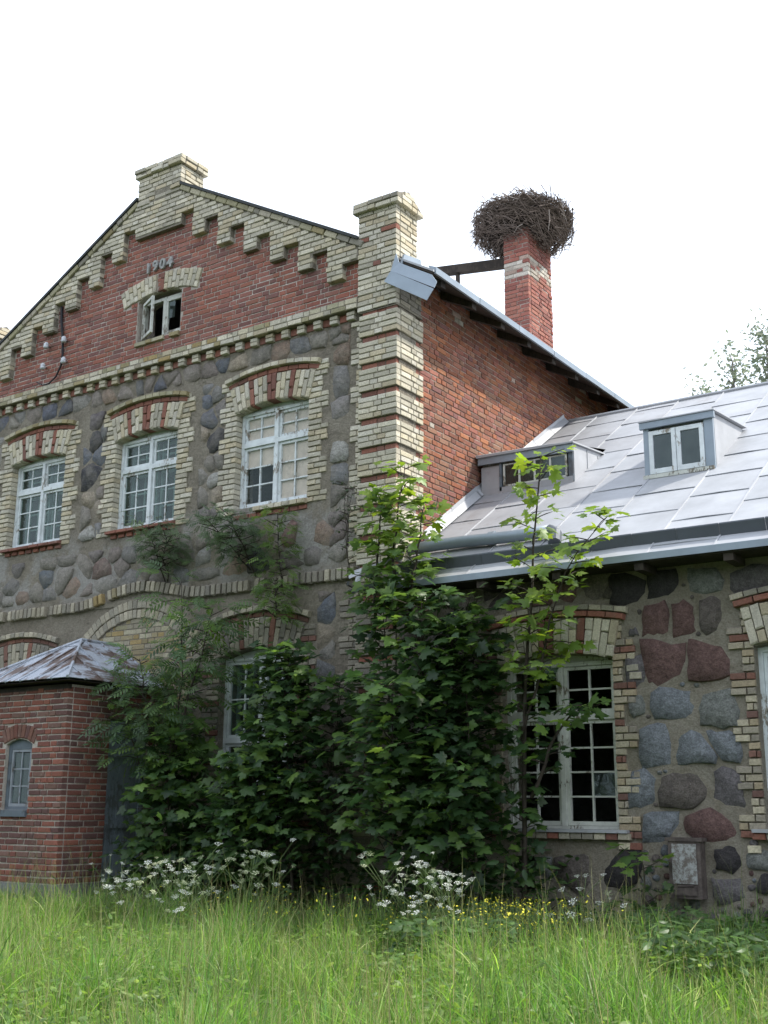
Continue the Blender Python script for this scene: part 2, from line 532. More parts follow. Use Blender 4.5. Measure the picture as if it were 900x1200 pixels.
# ------------------------------------------------------------------ stones
def stone_mesh(poly, proud=.045, base=.02, n=None):
    """rough-hewn, nearly flat stone from an outline in (u, z) round its centre, front toward -y"""
    rr = R
    m = len(poly)
    v = [(x * 1.03, base, z * 1.03) for x, z in poly]
    tx, tz = rr.uniform(-.12, .12), rr.uniform(-.12, .12)
    for (x, z) in poly:
        k = rr.uniform(.92, .975)
        v.append((x * k, -proud * rr.uniform(.4, .8) + tx * x + tz * z, z * k))
    v.append((rr.uniform(-.2, .2) * poly[0][0], -proud * rr.uniform(.9, 1.5), 0))
    f = [(i, (i + 1) % m, (i + 1) % m + m, i + m) for i in range(m)] + [(m + i, m + (i + 1) % m, 2 * m) for i in range(m)]
    return v, f

def stone(th_parent, pts, y, col, proud=.045, smooth=True, mat=None):
    cx = sum(p[0] for p in pts) / len(pts); cz = sum(p[1] for p in pts) / len(pts)
    loc = [(p[0] - cx, p[1] - cz) for p in pts]
    v, f = stone_mesh(loc, proud)
    me = bpy.data.meshes.new('stone'); me.from_pydata(v, [], f); me.materials.append(mat or STONE)
    me.polygons.foreach_set('use_smooth', [False] * len(pts) + [True] * len(pts))
    o = mk('stone', me, th_parent); o.location = (cx, y, cz); o.color = (*col, 1)
    return o

def rough_outline(pts, n=16, wob=.03):
    """keep the corners, split the longest edges until there are n points, roughen"""
    P = [(p[0], p[1]) for p in pts]
    while len(P) < n:
        k = max(range(len(P)), key=lambda i: math.dist(P[i], P[(i + 1) % len(P)]))
        a, b = P[k], P[(k + 1) % len(P)]; t = R.uniform(.4, .6)
        P.insert(k + 1, (a[0] + (b[0] - a[0]) * t, a[1] + (b[1] - a[1]) * t))
    return [(x + R.uniform(-wob, wob), z + R.uniform(-wob, wob)) for x, z in P]

def clip(poly, n, d):
    out = []
    for i in range(len(poly)):
        a, b = poly[i], poly[(i + 1) % len(poly)]
        da = n[0] * a[0] + n[1] * a[1] - d; db = n[0] * b[0] + n[1] * b[1] - d
        if da <= 0: out.append(a)
        if (da < 0 < db) or (db < 0 < da):
            t = da / (da - db); out.append((a[0] + (b[0] - a[0]) * t, a[1] + (b[1] - a[1]) * t))
    return out

STONE_COL = [(.275, .25, .215), (.31, .285, .25), (.24, .232, .222), (.205, .208, .215), (.27, .23, .205), (.225, .19, .17), (.29, .25, .22), (.20, .182, .172), (.285, .268, .24), (.35, .33, .295), (.24, .22, .19), (.36, .30, .225), (.31, .225, .17), (.33, .275, .21), (.19, .165, .155)]
def rubble(parent, x0, x1, z0, z1, y, r0=.2, seeds=None, keep=1., proud=.015, cols=STONE_COL, shrink=1.02, blocked=None):
    pts = list(seeds or [])
    tries = 0
    while tries < 900:
        tries += 1
        p = (R.uniform(x0 + .04, x1 - .04), R.uniform(z0 + .04, z1 - .04)); rr = r0 * R.uniform(.7, 1.35)
        if all(math.hypot(p[0] - q[0], p[1] - q[1]) > (rr + q[2]) * .74 for q in pts): pts.append((*p, rr, None))
    for i, a in enumerate(pts):
        if a[3] is None and R.random() > keep: continue
        if blocked and blocked(a[0], a[1], a[2]): continue
        poly = [(x0 + .015, z0 + .015), (x1 - .015, z0 + .015), (x1 - .015, z1 - .015), (x0 + .015, z1 - .015)]
        for j, b in enumerate(pts):
            if i == j: continue
            dx, dz = b[0] - a[0], b[1] - a[1]; dd = math.hypot(dx, dz)
            if dd > 1.4 or dd < 1e-6: continue
            w = a[2] / (a[2] + b[2])
            n = (dx / dd, dz / dd); d = n[0] * (a[0] + dx * w) + n[1] * (a[1] + dz * w)
            poly = clip(poly, n, d)
            if len(poly) < 3: break
        if len(poly) < 3: continue
        out = []
        for k in range(15):
            t = 2 * PI * k / 15 + R.uniform(-.10, .10); dx, dz = math.cos(t), math.sin(t); best = 9
            for e in range(len(poly)):
                p, q = poly[e], poly[(e + 1) % len(poly)]
                ex, ez = q[0] - p[0], q[1] - p[1]; den = dx * ez - dz * ex
                if abs(den) < 1e-9: continue
                s = ((p[0] - a[0]) * ez - (p[1] - a[1]) * ex) / den
                u = ((p[0] - a[0]) * dz - (p[1] - a[1]) * dx) / den
                if s > 0 and -.01 <= u <= 1.01: best = min(best, s)
            best = min(best, a[2] * 1.7) * shrink * R.uniform(.90, 1.03)
            out.append((a[0] + dx * best, a[1] + dz * best))
        kk = R.uniform(.75, 1.2); c = a[3] or tuple(x * kk for x in R.choice(cols))
        stone(parent, out, y, c, proud * R.uniform(.5, 1.2), True, STONE_M if y > .05 else STONE)

# ------------------------------------------------------------------ windows
PANE_ME = MB().box(-.5, .5, -.5, .5, -.5, .5).mesh('pane', GLASS)
PANE_CLEAR = MB().box(-.5, .5, -.5, .5, -.5, .5).mesh('pane', GLASS_CLEAR)
PANE_GREY = MB().box(-.5, .5, -.5, .5, -.5, .5).mesh('pane', GLASS_GREY)
BOARD_ME = MB().box(-.5, .5, -.5, .5, -.5, .5).mesh('board', BOARD)
def slabobj(name, me, parent, x0, x1, y0, y1, z0, z1):
    o = mk(name, me, parent); o.location = ((x0 + x1) / 2, (y0 + y1) / 2, (z0 + z1) / 2); o.scale = (x1 - x0, y1 - y0, z1 - z0)
    return o

def sash(win, x0, x1, z0, z1, y, cols, rows, mat, glass=PANE_ME, missing=(), boards=(), st=.038, mt=.019, inner=False):
    m = MB()
    m.box(x0, x0 + st, y - .022, y + .022, z0, z1); m.box(x1 - st, x1, y - .022, y + .022, z0, z1)
    m.box(x0 + st, x1 - st, y - .0205, y + .0205, z0, z0 + st * 1.15); m.box(x0 + st, x1 - st, y - .0205, y + .0205, z1 - st, z1)
    gx0, gx1, gz0, gz1 = x0 + st, x1 - st, z0 + st * 1.15, z1 - st
    for c in range(1, cols):
        x = gx0 + (gx1 - gx0) * c / cols; m.box(x - mt / 2, x + mt / 2, y - .016, y + .016, gz0, gz1)
    for r in range(1, rows):
        z = gz0 + (gz1 - gz0) * r / rows
        for c in range(cols):
            a = gx0 + (gx1 - gx0) * c / cols + (mt / 2 if c else 0); b = gx0 + (gx1 - gx0) * (c + 1) / cols - (mt / 2 if c < cols - 1 else 0)
            m.box(a, b, y - .0145, y + .0145, z - mt / 2, z + mt / 2)
    s = m.obj('inner_sash' if inner else 'sash', mat, win)
    if glass:
        for c in range(cols):
            for r in range(rows):
                a = gx0 + (gx1 - gx0) * c / cols + mt * .45; b = gx0 + (gx1 - gx0) * (c + 1) / cols - mt * .45
                p = gz0 + (gz1 - gz0) * r / rows + mt * .45; q = gz0 + (gz1 - gz0) * (r + 1) / rows - mt * .45
                if (c, r) not in missing:
                    o = slabobj('pane', glass, win, a, b, y - .002, y + .002, p, q)
                    o.rotation_euler = (R.uniform(-.006, .006), 0, R.uniform(-.006, .006))
                if (c, r) in boards: slabobj('board', BOARD_ME, win, a - .008, b + .008, y + .018, y + .03, p - .008, q + .008)
    return s

def big_window(th, x0, x1, z0, zt, ztr, y, rows_low, paint, glass=PANE_ME, miss=None, boards=None, inner=True, head=.16):
    """four-light casement with transom; returns the window part"""
    miss = miss or {}; boards = boards or {}
    fw = .045; cx = (x0 + x1) / 2
    m = MB()
    m.box(x0, x0 + fw, y - .045, y + .05, z0, zt); m.box(x1 - fw, x1, y - .045, y + .05, z0, zt)
    m.box(x0 + fw, x1 - fw, y - .042, y + .05, zt - fw, zt); m.box(x0 + fw, x1 - fw, y - .042, y + .05, z0, z0 + fw)
    m.box(x0 + fw, x1 - fw, y - .05, y + .045, ztr - .033, ztr + .033)
    m.box(cx - .027, cx + .027, y - .053, y + .044, z0 + fw, ztr - .033); m.box(cx - .027, cx + .027, y - .053, y + .044, ztr + .033, zt - fw)
    m.box(x0 - .03, x1 + .03, y - .005, y + .03, zt + .002, zt + head)      # board closing the arch above the frame
    w = m.obj('window', paint, th)
    P = [(x0 + fw + .003, cx - .030), (cx + .030, x1 - fw - .003)]
    for i, (a, b) in enumerate(P):
        sash(w, a, b, ztr + .036, zt - fw - .003, y, 2, 2, paint, glass, miss.get(('u', i), ()), boards.get(('u', i), ()))
        sash(w, a, b, z0 + fw + .003, ztr - .036, y, 2, rows_low, paint, glass, miss.get(('l', i), ()), boards.get(('l', i), ()))
        if inner:
            sash(w, a, b, ztr + .03, zt - .06, y + .17, 2, 2, paint, None, inner=True)
            sash(w, a, b, z0 + .06, ztr - .03, y + .17, 2, rows_low, paint, None, inner=True)
    return w

# ================================================================== GROUND
def ground_h(x, y):
    t = min(1, max(0, (-y) / 7.0))
    return .22 * (1 - t) + .05 * math.sin(x * .9 + 1) * math.cos(y * 1.1) * min(1, max(0, (-y - .5) / 2))
gm = MB()
NX, NY = 60, 44
xs = [-260, -120, -60, -30, -16] + list(np.linspace(-12, 14, NX)) + [20, 40, 80, 160, 300]
ys = [-260, -120, -60, -30, -18] + list(np.linspace(-13, 3, NY)) + [14, 30, 60, 120, 300]
for y in ys:
    for x in xs: gm.v.append((x, y, ground_h(x, y) if -13 < y < 3 else (.22 if y >= 3 else 0.)))
nx = len(xs)
for j in range(len(ys) - 1):
    for i in range(nx - 1): gm.f.append((j * nx + i, j * nx + i + 1, (j + 1) * nx + i + 1, (j + 1) * nx + i))
gt = NT('meadow_soil')
gc = gt.mix(gt.ramp(gt.noise(2.2, 6, .7), .4, .65), (.035, .055, .015), (.055, .08, .022))
gc = gt.mix(gt.ramp(gt.noise(14, 5, .7), .55, .7), gc, (.05, .04, .026))
gt.bump(gt.noise(25, 6), .8, .04)
gt.fin(gc, .95)
tag(gm.obj('ground', gt.m, None, True), 'meadow ground in front of the house', kind='structure')

# ================================================================== MAIN BUILDING
XC = -4.52
MAIN = thing('main_building', (XC, 0, .2), 'old two-storey fieldstone house with red brick gable, yellow brick trim and the date 1904', 'house')
def rake(x): return 11.02 - .56 * max(0., abs(x - XC) - .45)
def facing(u, z, d): return (u, d, z)
YW = .10      # wall plane of the facade
WIN = [(-2.78, -1.50), (-5.22, -3.94), (-7.66, -6.38)]
WZ0, WZS, WRISE = 5.60, 6.99, .09
holes_low = []
for a, b in WIN:
    a -= .02; b += .02
    holes_low.append([(a, WZ0)] + [(b, WZ0)] + arch_pts(a, b, WZS + .03, WRISE)[::-1])
GF = [(-2.92, -1.62), (-7.80, -6.45)]
GZ0, GZS, GRISE = 1.45, 3.52, .12
for a, b in GF:
    holes_low.append([(a, GZ0), (b, GZ0)] + arch_pts(a, b, GZS, GRISE)[::-1])
wl = MB().slab([(-9.0, 0), (-.03, 0), (-.03, 8.16), (-9.0, 8.16)], holes_low, facing, YW, YW + .40)
WALL = wl.obj('wall', MORTAR_WALL, MAIN)
ATT = (-4.95, -4.02, 8.58, 9.28)
top = [(-.03, 8.16), (-.03, rake(-.03) - .10)] + [(x, rake(x) - .10) for x in (XC + .45, XC - .45)] + [(-9.0, rake(-9.0) - .10), (-9.0, 8.16)]
GABLE = MB().slab(top, [[(ATT[0], ATT[2]), (ATT[1], ATT[2])] + arch_pts(ATT[0], ATT[1], 9.26, .10)[::-1]], facing, YW, YW + .38).obj('gable_wall', MORTAR_RED, MAIN)
# the other walls and floors close the house
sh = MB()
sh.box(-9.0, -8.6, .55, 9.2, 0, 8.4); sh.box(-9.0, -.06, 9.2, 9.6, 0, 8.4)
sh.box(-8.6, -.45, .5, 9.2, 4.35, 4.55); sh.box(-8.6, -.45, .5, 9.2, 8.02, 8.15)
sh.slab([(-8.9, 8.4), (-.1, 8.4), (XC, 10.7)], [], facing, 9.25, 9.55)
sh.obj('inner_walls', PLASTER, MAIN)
SIDE = MB().box(-.45, -.07, .5, 9.2, 0, 8.62).obj('side_wall', mortar('side_wall_mortar', (.31, .25, .20), (.38, .32, .27), (.22, .165, .13)), MAIN)

F0 = Face(0, 0.0); FX = Face(90, 0.0)
# --- gable brickwork
def yz(x, z):
    xr = x if x > XC else 2 * XC - x
    if xr < -4.015: return z > 10.31
    q = (xr + 4.025) / .52; i = math.floor(q); t = (q - i) * .52
    if i > 6: return False
    return z > (10.53 - .29 * i if t < .25 else 10.05 - .293 * i)
def att_hole(x, z):
    return ATT[0] - .01 < x < ATT[1] + .01 and ATT[2] < z < 9.37
LA = arch_geo(-5.24, -3.69, 9.20, .13)
def lint_zone(x, z):
    q = math.hypot(x - LA[0], z - LA[1]); t = math.atan2(x - LA[0], z - LA[1])
    if abs(t) > LA[3] or not (LA[2] - .02 < q < LA[2] + .305): return ATT[0] < x < ATT[1] and 9.0 < z < 9.4 and q < LA[2]
    return not (-4.55 < x < -4.40 and z > 9.36)
def red_mask(x, z):
    return z < rake(x) - .14 and not yz(x, z) and not att_hole(x, z) and not lint_zone(x, z)
courses(MAIN, 'red_brick', GABLE, Face(0, YW), -8.9, -.64, 8.26, 10.6, 'red', red_mask, depth=.04, out=.007, joint=.013)
# yellow stepped frieze: core blocks then bricks
core = MB()
for sgn in (1, -1):
    for i in range(7):
        for (t0, t1, zb) in ((0, .25, 10.53 - .29 * i), (.25, .52, 10.05 - .293 * i)):
            if i == 6 and t0 > 0: continue
            a, b = -4.025 + .52 * i + t0, -4.025 + .52 * i + t1
            ia, ib = (a + .007, b - .007) if t0 > 0 else (a - .007, b + .007)
            za, zb2 = rake(ia) - .12, rake(ib) - .12
            P = [(ia, zb + .008), (ib, zb + .008), (ib, zb2), (ia, za)]
            if sgn < 0: P = [(2 * XC - x, z) for x, z in P][::-1]
            core.prism([(x, .012 + .0007 * (i % 2) + (.0004 if t0 else 0), z) for x, z in P], (0, YW + .02, 0))
core.box(-5.02, -4.02, .0135, .3, 10.318, 10.9)
FRIEZE = core.obj('frieze', MORTAR_YEL, MAIN)
courses(MAIN, 'yellow_brick', FRIEZE, F0, -8.9, -.66, 8.50, 11.0, 'yellow', lambda x, z: yz(x, z) and z < rake(x) - .12, depth=.10, jit=.006)
# coping along the rake and the black verge sheet above it
for sgn in (1, -1):
    ang = math.atan(.56) * sgn
    L = 0
    s = 0; tot = (3.42 if sgn > 0 else 4.0)
    while s < tot - .1:
        l = R.choice((.25, .25, .125))
        xm = XC + sgn * (.47 + (s + l / 2 * math.cos(ang)))
        brick(MAIN, 'coping_brick', FRIEZE, (xm, -.022 + R.uniform(-.006, .006), rake(xm) - .068 + R.uniform(-.004, .004)), 0, ang, l - .012, .085, .12, pick('moss' if R.random() < .5 else 'dim'))
        s += l * math.cos(ang)
    x0, x1 = XC + sgn * .47, XC + sgn * (.47 + tot)
    P = [(x0, -.045, rake(x0) - .018), (x1, -.045, rake(x1) - .018), (x1, -.045, rake(x1) + .03), (x0, -.045, rake(x0) + .03)]
    MB().prism(P, (0, .5, 0)).obj('verge_flashing', BLACKTIN, MAIN)
# --- pier at the top of the gable
ap = MB(); ap.box(-4.995, -4.085, .012, .50, 10.9, 11.37); ap.box(-5.045, -4.035, -.036, .54, 11.385, 11.50)
APEX = ap.obj('gable_pier', MORTAR_YEL, MAIN)
def ap_front(x, z):
    if -4.62 < x < -4.23 and 11.0 < z < 11.05: return False
    return True
courses(MAIN, 'yellow_brick', APEX, F0, -5.01, -4.07, 10.91, 11.37, 'yellow', ap_front, depth=.09, jit=.008)
courses(MAIN, 'yellow_brick', APEX, Face(90, -4.07), .095, .51, 10.91, 11.37, 'yellow', depth=.09, jit=.008)
for (a, b, z) in ((-5.0, -4.72, 10.86), (-4.27, -4.05, 10.96)):
    courses(MAIN, 'yellow_brick', APEX, F0, a, b, z, z + .077, 'yellow', depth=.1, out=.03)
for kz in range(2):
    courses(MAIN, 'yellow_brick', APEX, F0, -5.06, -4.02, 11.37 + kz * .077, 11.37 + (kz + 1) * .077, 'yellow', depth=.1, out=.05, jit=.018, miss=.05 if kz else 0)
    courses(MAIN, 'yellow_brick', APEX, Face(90, -4.02), .055, .56, 11.37 + kz * .077, 11.37 + (kz + 1) * .077, 'yellow', depth=.1, jit=.014, miss=.12 if kz else 0)
# --- kneeler piers at both eaves
def kneeler(x0, x1, y0, y1, full=True):
    k = MB()
    k.box(x0 + .012, x1 - .012, y0 + .012, y1 - .01, 8.0, 9.44)
    k.prism([(x0 - .045, y0 - .045, 9.45), (x0 - .045, y1 + .045, 9.45), (x0 - .045, y1 + .045, 9.52), (x0 - .045, (y0 + y1) / 2 - .02, 9.70), (x0 - .045, y0 - .045, 9.575)], (x1 - x0 + .09, 0, 0))
    kp = k.obj('corner_pier', MORTAR_YEL, MAIN)
    red = [(8.98, 9.06, x0 + .03, x0 + .14), (9.06, 9.14, x1 - .26, x1), (8.62, 8.70, x0 + .18, x1 - .14)]
    def kp_pal(u, z):
        for a, b, p, q in red:
            if a - .04 <= z < b - .04 and p <= u <= q: return 'redtrim'
        return 'yellow'
    courses(MAIN, kname, kp, Face(0, y0), x0, x1, 8.005, 9.45, kp_pal, depth=.09, jit=.006)
    courses(MAIN, 'yellow_brick', kp, Face(90, x1), y0 + .095, y1, 8.62, 9.45, 'yellow', depth=.09, jit=.006)
    courses(MAIN, 'yellow_brick', kp, Face(90, x1), y0 + .095, y1 + .1, 8.02, 8.62, 'dirt_and_shade', depth=.09, jit=.006)  # dark palette paints the eave's shade onto these side courses
    for i in range(2):
        courses(MAIN, 'yellow_brick', kp, Face(0, y0 - .06), x0 - .06, x1 + .06, 9.44 + i * .075, 9.515 + i * .075, 'yellow' if not i else 'dim', depth=.1, jit=.008)
        courses(MAIN, 'yellow_brick', kp, Face(90, x1 + .06), y0 + .045, y1 + .06 - .14 * i, 9.44 + i * .075, 9.515 + i * .075, 'yellow', depth=.1, jit=.006)
    courses(MAIN, 'yellow_brick', kp, Face(90, x1 + .052), y0 + .12, y1 - .14, 9.59, 9.66, 'yellow', depth=.1, jit=.006)
kneeler(-.645, -.015, .0, .52)
kneeler(-9.03, -8.40, .0, .52)
# --- banded corner pilaster
pm = MB()
zz = 7.638
BANDS = []
while zz > .3: BANDS.append(zz); zz -= .385
pm.box(-.60, -.012, .012, .635, 7.99, 8.02)
for b in BANDS:
    pm.box(-.604, -.012, .012, .632, b + .004, b + .304)
    pm.box(-.585, -.045, .045, .61, b - .077 + .0, b + .004)
PIL = pm.obj('corner_pilaster', MORTAR_YEL, MAIN)
for b in BANDS:
    pal = 'yellow' if b > 4.4 else 'dirt_and_shade'
    courses(MAIN, 'yellow_brick', PIL, F0, -.614, 0, b, b + .308, pal, depth=.09)
    courses(MAIN, 'yellow_brick', PIL, FX, .095, .645, b, b + .308, pal, depth=.09)
    courses(MAIN, 'red_brick', PIL, F0, -.58, -.03, b - .077, b, 'redtrim', out=-.035, depth=.05)
    courses(MAIN, 'red_brick', PIL, FX, .06, .60, b - .077, b, 'redtrim', out=-.035, depth=.05)
courses(MAIN, 'red_brick', PIL, F0, -.58, -.03, 7.945, 8.005, 'redtrim', H=.06, out=-.03, depth=.05)
pm2 = MB()
for b in BANDS:
    pm2.box(-9.03, -8.45, .012, .3, b + .004, b + .304); pm2.box(-9.0, -8.48, .045, .3, b - .077, b + .004)
pm2.box(-9.02, -8.46, .012, .3, 7.99, 8.02)
PIL2 = pm2.obj('corner_pilaster', MORTAR_YEL, MAIN)
for b in BANDS:
    courses(MAIN, 'yellow_brick', PIL2, F0, -9.04, -8.43, b, b + .308, 'yellow' if b > 4.4 else 'dirt_and_shade', depth=.09)
    courses(MAIN, 'red_brick', PIL2, F0, -9.0, -8.46, b - .077, b, 'redtrim', out=-.035, depth=.05)
# toothed strip left of the pilaster
def strip(x, z): return x > -.70 - .10 * ((int(z / .077 / 3.5)) % 2)
courses(MAIN, 'yellow_brick', WALL, Face(0, YW), -.80, -.615, 4.62, 7.95, 'yellow', strip, out=.02, depth=.07)
courses(MAIN, 'yellow_brick', WALL, Face(0, YW), -.95, -.615, .3, 4.35, 'dirt_and_shade', lambda x, z: x > -.78 - .15 * ((int(z / .077 / 3)) % 2), out=.02, depth=.07)
# --- cornice with dentils
cb = MB(); cb.box(-9.0, -.64, -.008, YW + .05, 8.085, 8.245)
CORN = cb.obj('cornice', MORTAR_YEL, MAIN)
def cpal(u, z): return 'lichen' if (-5.2 < u < -3.2 and R.random() < .35) else ('moss' if R.random() < .35 else 'yellow')
courses(MAIN, 'yellow_brick', CORN, F0, -8.95, -.645, 8.08, 8.157, cpal, out=.022, depth=.10)
courses(MAIN, 'yellow_brick', CORN, F0, -8.95, -.645, 8.157, 8.245, cpal, H=.088, L=.2, out=.012, depth=.1)
x = -.78
while x > -8.9:
    for q in range(2):
        brick(MAIN, 'yellow_brick', CORN, (x, .03, 8.048 - q * .062), 0, 0, .125, .055, .09, pick('yellow'))
    brick(MAIN, 'red_brick', CORN, (x - .141, .082, 8.020), 0, 0, .145, .10, .04, pick('redtrim'))
    x -= .283
# --- fieldstones of the facade (panels between windows and bands)
DK = (.05, .051, .06); BL = (.15, .165, .195); WH = (.42, .41, .38); PK = (.28, .17, .155)
rubble(WALL, -1.13, -.80, 4.66, 7.92, YW, .19, [(-.93, 6.2, .2, WH), (-.97, 6.72, .17, (.30, .28, .27)), (-1.0, 5.1, .2, (.25, .2, .2))], .9)
rubble(WALL, -3.50, -3.00, 5.5, 7.60, YW, .19, [(-3.2, 6.66, .20, DK), (-3.32, 7.04, .17, (.13, .14, .17)), (-3.42, 7.30, .15, BL), (-3.18, 6.09, .13, WH)], .92)
rubble(WALL, -5.98, -5.44, 5.5, 7.60, YW, .19, [(-5.74, 7.44, .2, (.15, .13, .135)), (-5.74, 7.14, .2, DK), (-5.93, 6.86, .15, BL), (-5.56, 6.84, .17, BL), (-5.72, 6.52, .24, DK), (-5.73, 5.62, .18, WH)], .92)
rubble(WALL, -8.6, -7.90, 5.5, 7.60, YW, .2)
rubble(WALL, -8.8, -.80, 7.66, 7.955, YW, .17, cols=STONE_COL + [BL, (.12, .13, .16), (.13, .14, .18)], keep=.97)
rubble(WALL, -8.8, -.80, 4.64, 5.36, YW, .20, [(-1.80, 5.13, .13, PK), (-3.3, 5.0, .15, (.34, .33, .31)), (-2.3, 4.82, .26, (.06, .062, .07)), (-6.6, 5.0, .17, (.13, .15, .17)), (-5.4, 5.05, .2, (.2, .14, .12))], .85, .018)
rubble(WALL, -1.30, -.97, .35, 4.32, YW, .18, [(-1.1, 4.05, .2, BL)], .8)
rubble(WALL, -3.9, -3.25, .35, 3.6, YW, .2, None, .8)
# --- pale cement patches under the sills: thin uneven skins on the wall
def patch(pts, y, th=.02, mat=RENDER):
    pts = rough_outline(pts, 26, .035)
    m = MB()
    n = len(pts)
    cx = sum(p[0] for p in pts) / n; cz = sum(p[1] for p in pts) / n
    m.v = [(x, y + .01, z) for x, z in pts] + [(cx + (x - cx) * .93, y - th, cz + (z - cz) * .93) for x, z in pts] + [(cx, y - th * 1.1, cz)]
    m.f = [(i, (i + 1) % n, (i + 1) % n + n, i + n) for i in range(n)] + [(i + n, (i + 1) % n + n, 2 * n) for i in range(n)]
    return m.obj('render_patch', mat, WALL)
# --- window surrounds: quoins, arch, hood
def quoin(x, side, z0, z1, pal='yellow', fp=None, th=MAIN, par=None, face=Face(0, YW), out=.02, w=(.23, .33), red=None, k0=0, dep=.15):
    z = z0; k = k0
    while z < z1 - .04:
        ww = w[1] if (k // 3) % 2 == 0 else w[0]
        ww += R.uniform(-.012, .012)
        a, b = (x - ww, x) if side < 0 else (x, x + ww)
        p = pal
        if red and k % red == 0: p = 'oldred' if pal != 'yellow' else 'redtrim'
        cuts = [a, b] if (k % 2 and ww < .26) else ([a, a + ww * .36, b] if k % 2 else [a, a + ww * .64, b])
        for c0, c1 in zip(cuts, cuts[1:]):
            brick(th, kname(p), par or WALL, face.at((c0 + c1) / 2, z + .0385, out + R.uniform(-.005, .005)), face.rz * PI / 180, R.uniform(-.008, .008), c1 - c0 - .011, .066, dep, pick(p))
        z += .077; k += 1
Y4 = ['yellow'] * 4; Y3 = ['yellow'] * 3
PATT = [Y4 + ['redtrim'] + Y3 + ['redtrim'] * 2 + Y3 + ['redtrim'] + Y4] * 3
for wi, (a, b) in enumerate(WIN):
    f = Face(0, YW)
    sb = MB()   # mortar core behind arch and quoins
    quoin(a, -1, WZ0 - .08, 7.56, k0=wi); quoin(b, 1, WZ0 - .08, 7.56, k0=wi + 1)
    xa, xb = a - .02, b + .02
    arch_ring(MAIN, WALL, f, xa, xb, WZS, WRISE, .40, PATT[wi], .045, .17)
    arc_course(MAIN, WALL, f, xa - .05, xb + .05, WZS, WRISE, .405, .075, 9, 'redtrim', .028, .08)
    arc_course(MAIN, WALL, f, xa - .06, xb + .06, WZS, WRISE, .482, .075, 12, 'moss' if wi else 'yellow', .085, .15)
    # sill
    if wi == 0:
        for i in range(10):
            if i in (0, 1, 2): continue
            brick(MAIN, 'sill_brick', WALL, (a + .06 + i * .13, YW - .075, WZ0 - .05), 0, R.uniform(-.02, .02), .12, .07, .25, pick('yellow'))
        for i in range(9): brick(MAIN, 'sill_brick', WALL, (a + .06 + i * .145, YW - .02, WZ0 - .125), 0, 0, .13, .065, .2, pick('redtrim'))
    else:
        for i in range(6): brick(MAIN, 'sill_brick', WALL, (a + .05 + i * .235, YW - .09, WZ0 - .035), 0, 0, .226, .05, .25, pick('redtrim'))
        for i in range(8): brick(MAIN, 'sill_brick', WALL, (a + .06 + i * .172, YW - .03, WZ0 - .095), 0, 0, .12, .062, .12, pick('redtrim'))
YF = .25
allb = {(c, r) for c in range(2) for r in range(3)}
big_window(MAIN, WIN[0][0], WIN[0][1], WZ0, WZS + .03, 6.545, YF, 3, PAINT, glass=PANE_CLEAR, boards={('u', 0): allb, ('u', 1): allb, ('l', 1): allb, ('l', 0): {(0, 2), (1, 2)}}, inner=False)
big_window(MAIN, WIN[1][0], WIN[1][1], WZ0, WZS + .03, 6.545, YF, 3, PAINT)
big_window(MAIN, WIN[2][0], WIN[2][1], WZ0, WZS + .03, 6.545, YF, 3, PAINT)
# ground floor windows
for gi, (a, b) in enumerate(GF):
    f = Face(0, YW)
    pt = ['dirt_and_shade'] * 5 + ['oldred'] * 1 + ['dim'] * 5 + ['oldred'] * 1 + ['dirt_and_shade'] * 5
    arch_ring(MAIN, WALL, f, a - .02, b + .02, GZS, GRISE, .40, pt, .045, .10)
    arc_course(MAIN, WALL, f, a - .06, b + .06, GZS, GRISE, .405, .07, 9, 'oldred', .02, .08)
    arc_course(MAIN, WALL, f, a - .07, b + .07, GZS, GRISE, .48, .085, 17, 'dim', .08, .15)
    quoin(a, -1, GZ0 - .1, GZS + .35, 'dirt_and_shade', red=5); quoin(b, 1, GZ0 - .1, GZS + .35, 'dirt_and_shade', red=5)
    big_window(MAIN, a, b, GZ0, GZS + .02, 2.44, YF, 4, PAINT, miss={('l', 0): {(0, 2), (0, 3), (1, 3)}}, inner=gi == 0)
# --- string course rising over the door arch
SC = MB(); 
def string_z(x):
    t = (x + 4.55) / 1.35
    return 4.40 + (.19 * (1 + math.cos(PI * t)) / 2 if abs(t) < 1 else 0)
x = -.70; i = 0
STR = MB().box(-9.0, -.63, YW - .015, YW + .02, 4.43, 4.52).obj('string_course', MORTAR_YEL, MAIN)
while x > -8.9:
    sl = (string_z(x + .05) - string_z(x - .05)) / .1
    if R.random() > .05:
        brick(MAIN, 'string_brick', STR, (x, YW - .075 + R.uniform(-.008, .008), string_z(x) + .085), 0, -math.atan(sl), .072, .15, .14, pick('lichen' if (-7 < x < -5 and R.random() < .3) else ('dirt_and_shade' if R.random() < .6 else 'dim')))
    x -= .098
# --- door arch behind the porch
f = Face(0, YW)
for ring in range(2):
    arch_ring(MAIN, WALL, f, -5.72, -3.40, 3.52, .70, .135, [('dim' if R.random() < .8 else 'moss') for _ in range(34)], .03, .08, False, kdist=ring * .14)
ax, az, ar, aa = arch_geo(-5.72, -3.40, 3.52, .70)
courses(MAIN, 'yellow_brick', WALL, f, -5.7, -3.42, 2.3, 4.25, lambda u, z: 'lichen' if R.random() < .5 else 'moss',
        lambda u, z: math.hypot(u - ax, z - az) < ar - .01, out=.004, depth=.04)
